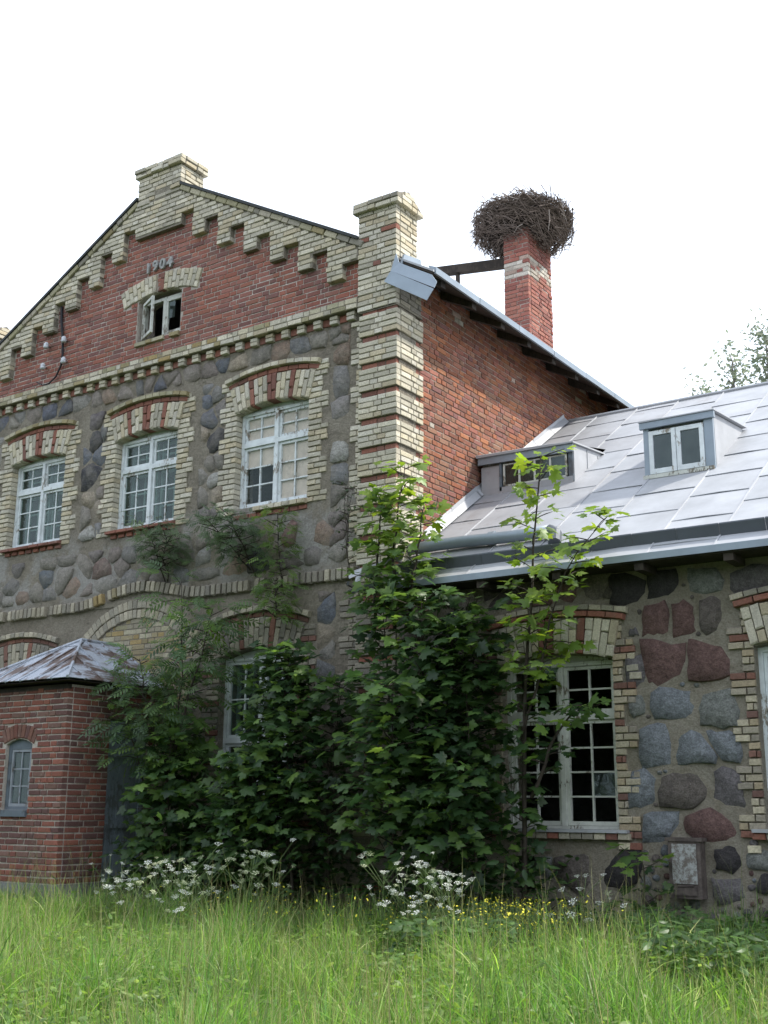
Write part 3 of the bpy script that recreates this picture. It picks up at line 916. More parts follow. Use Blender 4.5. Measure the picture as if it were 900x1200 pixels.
# --- attic window with one casement hanging askew
arch_ring(MAIN, GABLE, f, -5.24, -3.69, 9.20, .13, .30, ['yellow'] * 9 + ['redtrim'] * 2 + ['yellow'] * 9, .03, .08, True, skip=(9,))
courses(MAIN, 'yellow_brick', GABLE, f, -4.95, -4.0, 8.49, 8.56, 'moss', out=.05, depth=.1, miss=.35)
aw = MB()
x0, x1, z0, z1 = ATT[0] + .01, ATT[1] - .01, 8.60, 9.27
aw.box(x0, x0 + .05, .20, .27, z0, z1); aw.box(x1 - .05, x1, .20, .27, z0, z1)
aw.box(x0 + .05, x1 - .05, .20, .268, z1 - .05, z1); aw.box(x0 + .05, x1 - .05, .20, .268, z0, z0 + .045)
aw.box(-4.49, -4.43, .19, .265, z0 + .045, z1 - .05)
AW = aw.obj('attic_window', PAINT_OLD, MAIN)
s = MB()
for (a, b, p, q) in ((0, .045, 0, .60), (.40, .445, 0, .60), (.045, .40, 0, .045), (.045, .40, .555, .60)): s.box(a, b, -.018, .018, p, q)
so = s.obj('sash', PAINT_OLD, AW); so.location = (x0 + .04, .17, z0 + .03); so.rotation_euler = (0, .02, -.45)
so2 = mk('sash', so.data, AW); so2.location = (-4.43, .215, z0 + .04); so2.rotation_euler = (0, 0, 0); so2.scale = (.86, 1, .98)
slabobj('pane', PANE_ME, AW, -4.40, -4.26, .214, .217, z0 + .3, z0 + .58)
# --- date digits
for i, ch in enumerate('1904'):
    cu = bpy.data.curves.new('digit', 'FONT'); cu.body = ch; cu.size = .23; cu.extrude = .02; cu.offset = .008; cu.align_x = 'CENTER'
    tmp = bpy.data.objects.new('tmp', cu); COL.objects.link(tmp)
    bpy.context.view_layer.update()
    me = bpy.data.meshes.new_from_object(tmp.evaluated_get(bpy.context.evaluated_depsgraph_get()))
    bpy.data.objects.remove(tmp)
    me.materials.clear(); me.materials.append(DIGIT)
    o = mk('digit', me, GABLE); o.location = (-4.735 + .155 * i, YW - .035, 9.685 + .015 * math.sin(i + .5)); o.rotation_euler = (PI / 2, 0, 0)
# --- side wall brickwork
def wingroof(y): return 4.43 + .655 * y
courses(MAIN, 'red_brick', SIDE, Face(90, -.07), .64, 8.6, 4.7, 8.60, lambda u, z: 'pale' if R.random() < (.05 if math.sin(u * 2.1 + z * 1.3) * math.sin(z * 2.7 - u) > .55 else .0) else ('red' if R.random() < .2 else 'orange'),
        lambda u, z: z > wingroof(u) - .05 if u < 5.1 else z > wingroof(10.2 - u) - .05, depth=.05, out=.010, jit=.005, joint=.013)
# --- roof
def roofz(x): return 11.06 - .588 * max(0, abs(x - XC) - .45) - .56 * 0
rf = MB()
for (t, dz) in ((0, 0),):
    pr = [(.52, roofz(.52)), (XC, 11.06 + .25), (-9.56, roofz(-9.56))]
    ribs = [(.52, roofz(.52) - .03), (.52, roofz(.52)), (XC, 11.30), (-9.56, roofz(-9.56)), (-9.56, roofz(-9.56) - .03), (XC, 11.27)]
    rf.prism([(x, .50, z) for x, z in ribs], (0, 9.2, 0))
# the front half metre of roof stays below the verge
rf.prism([(.52, .06, roofz(.52) - .03), (.52, .06, roofz(.52)), (-.02, .06, roofz(-.02)), (-.02, .06, roofz(-.02) - .03)], (0, .439, 0))
ROOF = rf.obj('roof', TIN_OLD, MAIN)
MB().prism([(.50, .07, roofz(.5) - .062), (.50, .07, roofz(.5) - .034), (-.06, .07, roofz(-.06) - .034), (-.06, .07, roofz(-.06) - .062)], (0, 9.5, 0)).obj('soffit', DARKWOOD, ROOF)
y = .35
while y < 9.4:
    MB().prism([(.46, y, roofz(.46) - .15), (.46, y, roofz(.46) - .064), (-.05, y, roofz(-.05) - .064), (-.05, y, roofz(-.05) - .19)], (0, .11, 0)).obj('rafter_tail', DARKWOOD, ROOF)
    y += .82
y = .1
while y < 9.5:
    l = min(1.15, 9.7 - y)
    g = MB().prism([(.505, y, roofz(.5) - .05), (.535, y, roofz(.5) - .05), (.54, y, roofz(.5) + .035), (.42, y, roofz(.42) + .045), (.42, y, roofz(.42) + .02), (.505, y, roofz(.5) + .005)], (0, l - .012, 0)).obj('eave_sheet', TIN_BLUE, ROOF)
    g.location = (R.uniform(-.006, .006), 0, R.uniform(-.008, .008))
    y += l
# tin box closing the front end of the eave
eb = MB()
eb.prism([(-0.17, -0.060, 8.32), (0.49, -0.060, 7.89), (0.59, -0.050, 8.03), (-0.07, -0.050, 8.45)], (0, .012, 0))
eb.prism([(-0.07, -0.050, 8.45), (0.60, -0.050, 8.04), (0.62, -0.020, 8.13), (0.53, 0.000, 8.26), (0.03, 0.000, 8.56), (-0.02, 0.000, 8.71)], (0, .012, 0))
eb.obj('eave_end_sheet', TIN_BLUE, ROOF)
MB().prism([(.02, -.01, 8.47), (.02, .10, 8.72), (.02, .5, 8.80), (.02, .52, 8.74), (.02, .12, 8.60)], (.03, 0, 0)).obj('flashing', TIN_BLUE, ROOF)
# --- chimney
CX0, CX1, CY0, CY1 = -1.19, -.70, 5.20, 6.12
ch = MB().box(CX0 + .012, CX1 - .012, CY0 + .012, CY1 - .012, 8.2, 11.72)
CHIM = ch.obj('chimney', MORTAR_RED, MAIN)
def chp(u, z):
    if 10.62 < z < 11.0: return 'pale' if R.random() < .72 else 'chim'
    return 'chim'
zt = 9.45
courses(MAIN, 'chimney_brick', CHIM, Face(0, CY0), CX0, CX1, 8.9, 11.62, chp, depth=.08, jit=.008)
courses(MAIN, 'chimney_brick', CHIM, Face(90, CX1), CY0 + .085, CY1, 8.9, 11.62, chp, depth=.08, jit=.008)
courses(MAIN, 'chimney_brick', CHIM, Face(90, CX1), CY0 - .02, CY1 + .05, 8.55, 9.35, 'chim', depth=.08, out=.045, jit=.008)

# ================================================================== WING
WINGT = thing('wing_building', (4.6, 0, .2), 'low fieldstone wing with pale sheet metal roof and two dormers, right of the gabled house', 'house')
WW = (1.45, 2.80, 1.37, 3.17); W2 = (4.33, 5.70, 1.40, 3.19)
hw = [[(WW[0], WW[2]), (WW[1], WW[2])] + arch_pts(WW[0], WW[1], WW[3], .08)[::-1],
      [(W2[0], W2[2]), (W2[1], W2[2])] + arch_pts(W2[0], W2[1], W2[3], .08)[::-1],
      [(1.55, .70), (1.80, .70), (1.80, 1.09), (1.55, 1.09)]]
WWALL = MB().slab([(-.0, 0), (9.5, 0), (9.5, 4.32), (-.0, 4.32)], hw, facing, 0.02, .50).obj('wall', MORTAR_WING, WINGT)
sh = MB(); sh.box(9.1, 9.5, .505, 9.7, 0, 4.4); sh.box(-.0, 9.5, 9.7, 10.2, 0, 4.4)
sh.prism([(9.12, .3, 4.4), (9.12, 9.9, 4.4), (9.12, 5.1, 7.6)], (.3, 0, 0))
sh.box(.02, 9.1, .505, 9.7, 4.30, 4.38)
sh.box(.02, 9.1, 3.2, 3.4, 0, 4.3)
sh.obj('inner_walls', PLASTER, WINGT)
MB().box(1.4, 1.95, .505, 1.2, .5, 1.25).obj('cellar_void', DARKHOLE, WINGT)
fw = Face(0, 0.0)
for (a, b, z0, zs), red in ((WW, 1), (W2, 1)):
    pt = ['yellow'] * 6 + ['redtrim'] * 2 + ['yellow'] * 3 + ['redtrim'] + ['yellow'] * 4 if a < 3 else ['yellow'] * 16
    arch_ring(WINGT, WWALL, fw, a - .02, b + .02, zs, .08, .40, pt, .035, .10)
    arc_course(WINGT, WWALL, fw, a - .08, b + .08, zs, .08, .405, .07, 8, 'redtrim', .06, .12)
    arc_course(WINGT, WWALL, fw, a - .10, b + .10, zs, .08, .478, .07, 12, 'dim', .05, .12)
    quoin(a, -1, z0 - .08, zs + .42, 'wingyel', red=5, th=WINGT, par=WWALL, face=fw, out=.012, w=(.12, .26))
    quoin(b, 1, z0 - .08, zs + .42, 'wingyel', red=5, th=WINGT, par=WWALL, face=fw, out=.012, w=(.12, .26))
    sl = MB().box(a - .12, b + .12, -.09, .1, z0 - .02, z0 + .012); sl.obj('sill', TIN_OLD, WINGT)
    for i in range(12): brick(WINGT, 'sill_brick', WWALL, (a - .06 + i * .135, -.065, z0 - .058), 0, 0, .125, .066, .12, pick('dim' if i % 5 else 'redtrim'))
allm = {(c, r) for c in range(2) for r in range(4)}
big_window(WINGT, WW[0], WW[1], WW[2], WW[3] + .0, 2.57, .17, 4, PAINT_OLD, miss={('u', 0): allm, ('u', 1): allm, ('l', 0): allm, ('l', 1): allm - {(1, 1)}}, inner=False)
big_window(WINGT, W2[0], W2[1], W2[2], W2[3] + .0, 2.59, .17, 4, PAINT, inner=False)
# hand-placed fieldstones
MA = (.175, .105, .095); BK = (.058, .052, .054); GB = (.225, .24, .258); PG = (.165, .150, .152); GG = (.235, .24, .225); BG = (.165, .14, .125)
WING_STONES = [('BK', [(2.8, 4.07), (3.04, 4.07), (3.2, 3.98), (3.18, 3.86), (3.1, 3.78), (2.97, 3.74), (2.81, 3.77)]),
    ('BK', [(3.26, 4.07), (3.55, 4.05), (3.58, 3.94), (3.56, 3.82), (3.47, 3.76), (3.25, 3.79)]),
    ('GG', [(3.7, 4.05), (3.99, 4.02), (4.05, 3.89), (4.03, 3.8), (3.88, 3.77), (3.69, 3.81)]),
    ('PG', [(4.15, 3.95), (4.37, 4.02), (4.59, 3.98), (4.56, 3.82), (4.35, 3.76), (4.21, 3.73), (4.14, 3.79)]),
    ('MA', [(3.2, 3.69), (3.42, 3.72), (3.45, 3.64), (3.43, 3.41), (3.4, 3.36), (3.16, 3.39)]),
    ('MA', [(3.5, 3.68), (3.63, 3.71), (3.71, 3.64), (3.72, 3.41), (3.68, 3.37), (3.5, 3.35)]),
    ('BG', [(3.8, 3.69), (3.92, 3.73), (4.02, 3.68), (4.01, 3.49), (3.95, 3.39), (3.85, 3.36), (3.78, 3.45)]),
    ('MA', [(3.14, 3.33), (3.27, 3.32), (3.45, 3.26), (3.6, 3.28), (3.58, 2.93), (3.21, 2.85), (3.16, 3.13)]),
    ('MA', [(3.67, 3.29), (4.04, 3.31), (4.06, 3.27), (4.06, 2.92), (3.99, 2.9), (3.65, 2.9)]),
    ('PG', [(2.96, 3.14), (3.12, 3.17), (3.16, 3.1), (3.13, 2.83), (3.0, 2.79), (2.95, 2.85)]),
    ('GG', [(2.99, 2.75), (3.13, 2.76), (3.15, 2.7), (3.13, 2.56), (3.01, 2.54), (2.97, 2.61)]),
    ('GB', [(3.24, 2.76), (3.33, 2.83), (3.55, 2.78), (3.68, 2.77), (3.72, 2.69), (3.68, 2.53), (3.53, 2.52), (3.26, 2.51), (3.22, 2.62)]),
    ('GG', [(3.82, 2.84), (3.99, 2.87), (4.07, 2.77), (4.12, 2.56), (4.1, 2.43), (3.96, 2.41), (3.75, 2.45), (3.73, 2.6)]),
    ('GB', [(3.08, 2.4), (3.26, 2.46), (3.35, 2.44), (3.4, 2.24), (3.39, 2.06), (3.09, 2.03), (3.06, 2.21)]),
    ('GB', [(3.43, 2.44), (3.53, 2.44), (3.72, 2.33), (3.86, 2.12), (3.84, 2.05), (3.63, 2.07), (3.48, 2.04), (3.45, 2.24)]),
    ('GB', [(3.79, 2.36), (4.02, 2.35), (4.12, 2.27), (4.13, 2.12), (4.09, 2.06), (3.93, 2.08), (3.85, 2.23)]),
    ('GB', [(2.97, 1.95), (3.09, 2.0), (3.2, 1.9), (3.2, 1.7), (3.1, 1.63), (2.91, 1.62), (2.93, 1.79)]),
    ('BG', [(3.31, 1.9), (3.51, 2.0), (3.73, 2.01), (3.8, 1.9), (3.72, 1.7), (3.6, 1.61), (3.28, 1.64), (3.27, 1.77)]),
    ('PG', [(3.86, 1.95), (3.93, 2.0), (4.09, 1.94), (4.12, 1.83), (4.12, 1.62), (3.93, 1.61), (3.83, 1.65)]),
    ('GB', [(3.08, 1.52), (3.17, 1.56), (3.45, 1.56), (3.42, 1.32), (3.34, 1.27), (3.06, 1.27)]),
    ('MA', [(3.53, 1.52), (3.79, 1.59), (3.96, 1.48), (4.04, 1.33), (4.02, 1.29), (3.68, 1.29), (3.53, 1.37)]),
    ('PG', [(3.01, 3.46), (3.07, 3.48), (3.11, 3.4), (3.0, 3.39)]),
    ('BK', [(2.65, 1.1), (2.78, 1.18), (3.0, 1.18), (3.02, 1.04), (2.95, 0.87), (2.79, 0.8), (2.64, 0.83), (2.58, 0.97)]),
    ('BK', [(3.8, 1.2), (3.95, 1.24), (4.06, 1.22), (4.05, 1.07), (3.96, 1.0), (3.82, 1.04)]),
    ('GG', [(4.11, 1.21), (4.34, 1.21), (4.32, 1.03), (4.13, 1.05)]),
    ('BG', [(2.06, 1.07), (2.39, 1.11), (2.55, 1.0), (2.51, 0.8), (2.35, 0.71), (2.12, 0.84)]),
    ('GG', [(1.81, 1.08), (2.0, 1.08), (1.99, 0.89), (1.82, 0.89)]),
    ('BK', [(4.24, 0.98), (4.43, 1.01), (4.41, 0.8), (4.2, 0.83)]),
    ('PG', [(3.76, 0.92), (4.04, 0.94), (4.11, 0.76), (3.8, 0.69)]),
    ('GB', [(3.07, 1.44), (3.38, 1.45), (3.33, 1.33), (3.1, 1.32)])]
WPOLY = []
for c, pts in WING_STONES:
    mxp, mzp = sum(p[0] for p in pts) / len(pts), sum(p[1] for p in pts) / len(pts)
    pts = [(mxp + (p[0] - mxp) * 1.12, mzp + (p[1] - mzp) * 1.12) for p in pts]
    WPOLY.append(pts)
    stone(WWALL, rough_outline(pts, 16, .012), 0.02, {'MA': MA, 'BK': BK, 'GB': GB, 'PG': PG, 'GG': GG, 'BG': BG}[c], .022)
def seg_dist(p, poly):
    best = 9
    for i in range(len(poly)):
        a, b = Vector(poly[i]), Vector(poly[(i + 1) % len(poly)]); q = Vector(p); ab = b - a
        t = max(0, min(1, (q - a).dot(ab) / max(1e-9, ab.length_squared))); best = min(best, (q - a - ab * t).length)
    return best
def in_poly(p, poly):
    c = False
    for i in range(len(poly)):
        (x0, z0), (x1, z1) = poly[i], poly[(i + 1) % len(poly)]
        if (z0 > p[1]) != (z1 > p[1]) and p[0] < (x1 - x0) * (p[1] - z0) / (z1 - z0) + x0: c = not c
    return c
# small packing stones pressed into the joints between the big blocks
chips = []
for _ in range(4000):
    p = (R.uniform(2.98, 4.25), R.uniform(.45, 4.05)); 
    if 2.98 < p[0] < 3.12 and p[1] > 1.3 or p[0] > 4.02 and p[1] > 1.3: continue
    if 3.3 < p[0] < 3.78 and .7 < p[1] < 1.36: continue
    if any(in_poly(p, q) for q in WPOLY): continue
    d = min(min(seg_dist(p, q) for q in WPOLY), min([math.dist(p, q[:2]) - q[2] for q in chips] or [9])) - .012
    if d < .022: continue
    r_ = min(d, R.uniform(.035, .11)); chips.append((*p, r_))
    if len(chips) >= 48: break
for x, z, r_ in chips:
    st_ = R.uniform(.75, 1.3); k_ = R.uniform(.7, 1.1)
    stone(WWALL, [(x + r_ * st_ ** .5 * math.cos(t * .785 + .2) * R.uniform(.8, 1.1), z + r_ / st_ ** .5 * math.sin(t * .785 + .2) * R.uniform(.8, 1.1)) for t in range(8)], .02, tuple(q * k_ for q in R.choice([GB, PG, GG, BG, MA, BG])), .012)
rubble(WWALL, .05, 1.15, .4, 4.1, .02, .24, None, .95, .045)
rubble(WWALL, 1.2, 2.95, 3.80, 4.2, .02, .2, None, .9, .022, [BK, MA, BG])
rubble(WWALL, 5.95, 9.4, .4, 4.1, .02, .26, None, .95, .045)
# loose bricks closing the wall beside the quoins
for (x, z, p) in ((2.98, 1.22, 'redtrim'), (2.86, 1.22, 'yellow'), (4.2, 1.22, 'yellow'), (3.03, 3.05, 'dim'), (3.06, 2.97, 'dim')):
    brick(WINGT, kname(p), WWALL, (x, -.012, z), 0, 0, .13, .07, .05, pick(p))
# --- roof of separate sheets
WS = .655
def wr(x, y, o=0):  # point on the front roof plane, raised by o along the normal
    nrm = Vector((0, -WS, 1)).normalized()
    return Vector((x, y, 4.43 + WS * y)) + nrm * o
EY = -.40; RY = 5.12
wroof = MB()
wroof.prism([wr(.0, EY + .02, -.05), wr(.0, EY + .02, -.012), wr(.0, RY, -.012), wr(.0, RY, -.05)], (9.6, 0, 0))
bk = [(0.0, RY, wr(0, RY, -.012).z), (0.0, 10.6, wr(0, RY).z - WS * 5.4), (0.0, 10.6, wr(0, RY).z - WS * 5.4 - .05), (0.0, RY, wr(0, RY, -.05).z - .01)]
wroof.prism(bk, (9.6, 0, 0))
WROOF = wroof.obj('roof', DARKWOOD, WINGT)
seams = [-.0, .52, 1.22, 1.90, 2.62, 3.40, 4.12, 4.86, 5.6, 6.35, 7.1, 7.85, 8.6, 9.4]
TINS = [TIN, TIN, TIN]
for i in range(len(seams) - 1):
    y = EY; off = (.18 if i % 2 else .45); first = True
    while y < RY - .02:
        y1 = min(RY, y + (off if first else R.uniform(.58, .66))); first = False
        if RY - y1 < .15: y1 = RY
        a, b = seams[i] + .004, seams[i + 1] - .004
        t = [R.uniform(-.004, .006) for _ in range(4)]
        m = MB()
        nn = 3
        P = [wr(a, y, .012 + t[0]), wr((a + b) / 2, y, .016 + R.uniform(-.005, .006)), wr(b, y, .012 + t[1]), wr(b, y1 + .03, .002 + t[2] * .3), wr((a + b) / 2, y1 + .03, .004), wr(a, y1 + .03, .002 + t[3] * .3)]
        lo = [p - Vector((0, 0, .008)) for p in P]
        m.add(P + lo, [(0, 1, 4, 5), (1, 2, 3, 4), (0, 6, 7, 1), (1, 7, 8, 2), (2, 8, 9, 3), (5, 11, 6, 0)])
        near = (a < .6)  # strip by the house wall: wall reflection painted darker, plus dirt
        m.obj('roof_sheet', TIN_OLD if (near and y < 6) or (a < 1.3 and R.random() < .3) or (y > 3.9 and a < 2.0 and R.random() < .5) else TIN, WROOF)
        y = y1
    if i:
        s = MB(); yy = EY
        s.prism([wr(seams[i] - .012, EY, .0), wr(seams[i] + .012, EY, .0), wr(seams[i] + .008, EY, .021), wr(seams[i] - .008, EY, .021)], wr(0, RY) - wr(0, EY))
        s.obj('standing_seam', TIN_OLD if i < 4 else TIN, WROOF)
MB().tube([(0, RY, wr(0, RY).z + .02), (9.5, RY, wr(0, RY).z + .02)], .03, 6).obj('ridge_cap', TIN, WROOF)
# upturned gutter sheet near the eave, eave strip, soffit
x = -.0
while x < 9.4:
    l = R.uniform(.42, .5)
    p = wr(x, -.17, .012)
    s = MB().prism([p, p + Vector((0, -.035, .115)), p + Vector((0, -.030, .13)), p + Vector((0, -.012, .12)), p + Vector((0, .022, .005))], (l - .006, 0, 0))
    g = s.obj('gutter_sheet', TIN_DARK, WROOF); g.location = (0, R.uniform(-.006, .006), R.uniform(-.004, .004))  # dark sheet colour paints the shade on the upstand's front
    x += l
e = MB()
e.prism([(0, EY - .012, wr(0, EY).z - .055), (0, EY - .018, wr(0, EY).z - .055), (0, EY - .018, wr(0, EY).z + .018), (0, EY - .0, wr(0, EY).z + .024), (0, EY - .0, wr(0, EY).z + .014)], (9.5, 0, 0))
e.obj('eave_strip', TIN_BLUE, WROOF)
MB().box(0.0, 9.5, EY + .01, .02, 4.10, 4.125).obj('soffit', DARKWOOD, WROOF)
x = .4
while x < 9:
    MB().box(x, x + .1, EY + .03, .015, 4.02, 4.098).obj('rafter_tail', DARKWOOD, WROOF); x += .95
# flashing where the roof meets the house wall
yy = .75
while yy < 4.9:
    l = R.uniform(.55, .75)
    p0, p1 = wr(-.055, yy, .02), wr(-.055, yy + l, .02)
    fl = MB().prism([p0, p0 + Vector((.10, 0, .01)), p0 + Vector((.02, 0, .10)), p0 + Vector((.012, 0, .15 + R.uniform(-.02, .02))), p0 + Vector((0, 0, .15))], p1 - p0)
    fl.obj('flashing', TIN, WROOF); yy += l * .96
# --- louvred dormer against the house wall
D1Y = 2.18
d = MB()
zb = wr(0, D1Y).z
d.box(.0, 1.40, D1Y + .02, D1Y + .06, zb - .05, 6.40)
DOR = d.obj('dormer', PAINT_GREY, WINGT)
MB().box(.005, .30, D1Y - .012, D1Y + .018, zb + .01, 6.27).obj('side_panel', TIN_OLD, DOR)
MB().box(.30, .335, D1Y - .03, D1Y + .018, zb + .03, 6.29).obj('post', PAINT_BLUE, DOR)
MB().box(1.36, 1.425, D1Y - .025, D1Y + .5, zb + .0, 6.30).obj('post', PAINT_BLUE, DOR)
MB().box(.0, 1.42, D1Y - .03, D1Y + .02, zb - .03, zb + .085).obj('sill', TIN_OLD, DOR)
wv = MB()
for i in range(5):
    xx = .37 + i * .238; wv.box(xx - .014, xx + .014, D1Y - .02, D1Y + .0, zb + .105, 6.27)
wv.box(.384, 1.322, D1Y - .018, D1Y + .0, zb + .09, zb + .112); wv.box(.384, 1.322, D1Y - .018, D1Y + .0, 6.252, 6.27)
wf = wv.obj('dormer_window', PAINT_OLD, DOR)
for i in range(4): slabobj('pane', PANE_GREY, DOR, .386 + i * .238, .596 + i * .238, D1Y - .009, D1Y - .005, zb + .113, 6.25)
MB().box(.34, 1.36, D1Y + .005, D1Y + .015, zb + .1, 6.28).obj('painted_dark_backing', DARKHOLE, DOR)  # black sheet stands in for the unlit space behind the panes
MB().prism([(-.02, D1Y - .07, 6.30), (1.45, D1Y - .07, 6.275), (1.45, D1Y - .07, 6.385), (-.02, D1Y - .07, 6.41)], (0, .03, 0)).obj('fascia', TIN_BLUE, DOR)
ty = (6.42 - 4.43 + .02) / WS
rt = MB().prism([(-.03, D1Y - .10, 6.40), (1.47, D1Y - .10, 6.385), (1.47, D1Y - .10, 6.405), (-.03, D1Y - .10, 6.435)], (0, 1.25, .115))
rt.obj('dormer_roof', TIN, DOR)
MB().prism([(-.045, D1Y - .104, 6.43), (1.2, D1Y - .104, 6.412), (.62, D1Y + .2, 6.50), (.0, D1Y + .5, 6.54)], (0, .012, .012)).obj('flashing', TIN, DOR)
c = MB(); 
c.prism([(1.415, D1Y, zb + .01), (1.415, D1Y + 1.2, wr(0, D1Y + 1.2).z - .02), (1.415, D1Y + 1.2, 6.50), (1.415, D1Y, 6.39)], (.02, 0, 0))
c.obj('cheek', TIN, DOR)
for yy in (D1Y + .42, D1Y + .78): MB().box(1.434, 1.444, yy, yy + .015, wr(0, yy).z + .015, 6.42).obj('cheek_seam', TIN, DOR)
# --- second dormer with a pair of casements
D2Y = 1.85; dx0, dx1 = 2.58, 3.46
zb = wr(0, D2Y).z
DO2 = MB().box(dx0, dx1, D2Y + .03, D2Y + .07, zb - .04, 6.34).obj('dormer', PAINT_GREY, WINGT)
MB().box(dx0 - .015, dx0 + .055, D2Y - .02, D2Y + .03, zb - .02, 6.30).obj('post', TIN_BLUE, DO2)
MB().box(dx1 - .105, dx1 + .01, D2Y - .02, D2Y + .03, zb - .02, 6.30).obj('post', TIN_BLUE, DO2)
cxm = (dx0 + .055 + dx1 - .105) / 2
for (a, b) in ((dx0 + .06, cxm - .004), (cxm + .004, dx1 - .11)):
    sash(DO2, a, b, zb + .045, 6.25, D2Y - .015, 1, 1, PAINT, PANE_GREY, st=.055)
    slabobj('curtain', MB().box(-.5, .5, -.5, .5, -.5, .5).mesh('curtain', plain('grey_curtain', (.22, .24, .27), .9, .12, 12)), DO2, a + .05, b - .05, D2Y + .008, D2Y + .014, zb + .09, 6.2)
MB().box(dx0 - .03, dx1 - .0, D2Y - .05, D2Y + .028, zb - .015, zb + .035).obj('sill', PAINT_OLD, DO2)
MB().prism([(dx0 - .05, D2Y - .06, 6.29), (dx1 + .04, D2Y - .06, 6.29), (dx1 + .04, D2Y - .06, 6.375), (dx0 - .05, D2Y - .06, 6.375)], (0, .05, 0)).obj('fascia', TIN_BLUE, DO2)
MB().prism([(dx0 - .06, D2Y - .075, 6.376), (dx1 + .05, D2Y - .075, 6.376), (dx1 + .05, D2Y - .075, 6.39), (dx0 - .06, D2Y - .075, 6.39)], (0, 1.35, .13)).obj('dormer_roof', TIN, DO2)
for xx in (dx0, dx1 - .02):
    MB().prism([(xx, D2Y + .0, zb + .01), (xx, D2Y + 1.25, wr(0, D2Y + 1.25).z - .02), (xx, D2Y + 1.25, 6.49), (xx, D2Y + .0, 6.372)], (.02, 0, 0)).obj('cheek', TIN, DO2)

# ================================================================== PORCH
PX0, PX1, PY = -5.86, -4.08, -1.5
PORCH = thing('porch', ((PX0 + PX1) / 2, PY / 2, .2), 'small red brick entrance porch with rusty hipped sheet roof, in front of the stone wall', 'porch')
PW = (-5.24, -4.72, 1.53, 2.40)
pw = MB()
pw.slab([(PX0, .62), (PX1 - .012, .62), (PX1 - .012, 3.12), (PX0, 3.12)], [[(PW[0], PW[2]), (PW[1], PW[2])] + arch_pts(PW[0], PW[1], PW[3] - .03, .07)[::-1]], facing, PY + .012, PY + .25)
pw.box(PX1 - .26, PX1 - .012, PY + .255, -.74, .62, 3.12)
pw.box(PX1 - .26, PX1 - .013, -.735, .09, 2.72, 3.119)
pw.box(PX1 - .26, PX1 - .012, -.03, .09, .62, 2.715)
pw.box(PX0, PX0 + .25, PY + .255, .09, .62, 3.12)
PWALL = pw.obj('wall', MORTAR_RED, PORCH)
pl = MB(); pl.box(PX0 - .03, PX1 + .03, PY - .03, .09, .1, .625); pl.obj('plinth', CONCRETE, PORCH)
fp = Face(0, PY); fs = Face(90, PX1)
def pmask(u, z):
    if PW[0] - .005 < u < PW[1] + .005 and PW[2] - .09 < z < PW[3] + .05: return False
    xm, zc, r, a = arch_geo(PW[0], PW[1], PW[3] - .03, .07)
    return not (PW[0] - .07 < u < PW[1] + .07 and z > PW[3] - .06 and math.hypot(u - xm, z - zc) < r + .2)
courses(PORCH, 'brick', PWALL, fp, PX0, PX1, .63, 3.12, 'porch', pmask, depth=.09, joint=.016)
courses(PORCH, 'brick', PWALL, fs, PY + .095, -.735, .63, 3.12, 'porch', None, depth=.08, joint=.016)
courses(PORCH, 'brick', PWALL, fs, -.735, .08, 2.72, 3.12, 'porch', None, depth=.08, joint=.013)
courses(PORCH, 'brick', PWALL, fs, -.03, .08, .63, 2.72, 'porch', None, depth=.08, joint=.016)
arch_ring(PORCH, PWALL, fp, PW[0] - .03, PW[1] + .03, PW[3] - .03, .07, .19, ['oldred' if _ % 3 else 'porch' for _ in range(9)], .004, .08, False)
MB().box(PX0 - .0, PX1 + .0, PY - .004, PY + .05, 3.06, 3.119).obj('top_beam', DARKWOOD, PORCH)
# window with six panes
y = PY + .09
wm = MB()
wm.box(PW[0] + .003, PW[0] + .06, y - .03, y + .05, PW[2], PW[3] + .04); wm.box(PW[1] - .06, PW[1] - .003, y - .03, y + .05, PW[2], PW[3] + .04)
wm.box(PW[0] + .06, PW[1] - .06, y - .028, y + .05, PW[3] - .09, PW[3] + .045); wm.box(PW[0] + .06, PW[1] - .06, y - .028, y + .05, PW[2], PW[2] + .04)
PWI = wm.obj('window', PAINT_BLUE, PORCH)
sash(PWI, PW[0] + .062, PW[1] - .062, PW[2] + .042, PW[3] - .092, y, 2, 3, PAINT_GREY, st=.035, mt=.02)
MB().box(PW[0] + .0, PW[1] + .0, PY - .03, PY + .09, PW[2] - .085, PW[2] - .002).obj('sill', PAINT_BLUE, PORCH)
# plank door on the side
dr = MB()
for i in range(3):
    a = -.722 + i * .228; dr.box(PX1 - .10, PX1 - .06 + .003 * (i % 2), a, a + .222, .66, 2.70)
DOOR = dr.obj('door', DOORPAINT, PORCH)
for z in (.66, 1.30, 2.22, 2.58): MB().box(PX1 - .058, PX1 - .03, -.72, -.05, z, z + .11).obj('door_rail', DOORPAINT, DOOR)
for yy in (-.722, -.12): MB().box(PX1 - .057, PX1 - .032, yy, yy + .075, .775, 2.575).obj('door_stile', DOORPAINT, DOOR)
MB().tube([(PX1 - .03, -.16, 1.72), (PX1 + .03, -.16, 1.72), (PX1 + .03, -.25, 1.72)], .012, 6).obj('handle', RUSTY, DOOR)
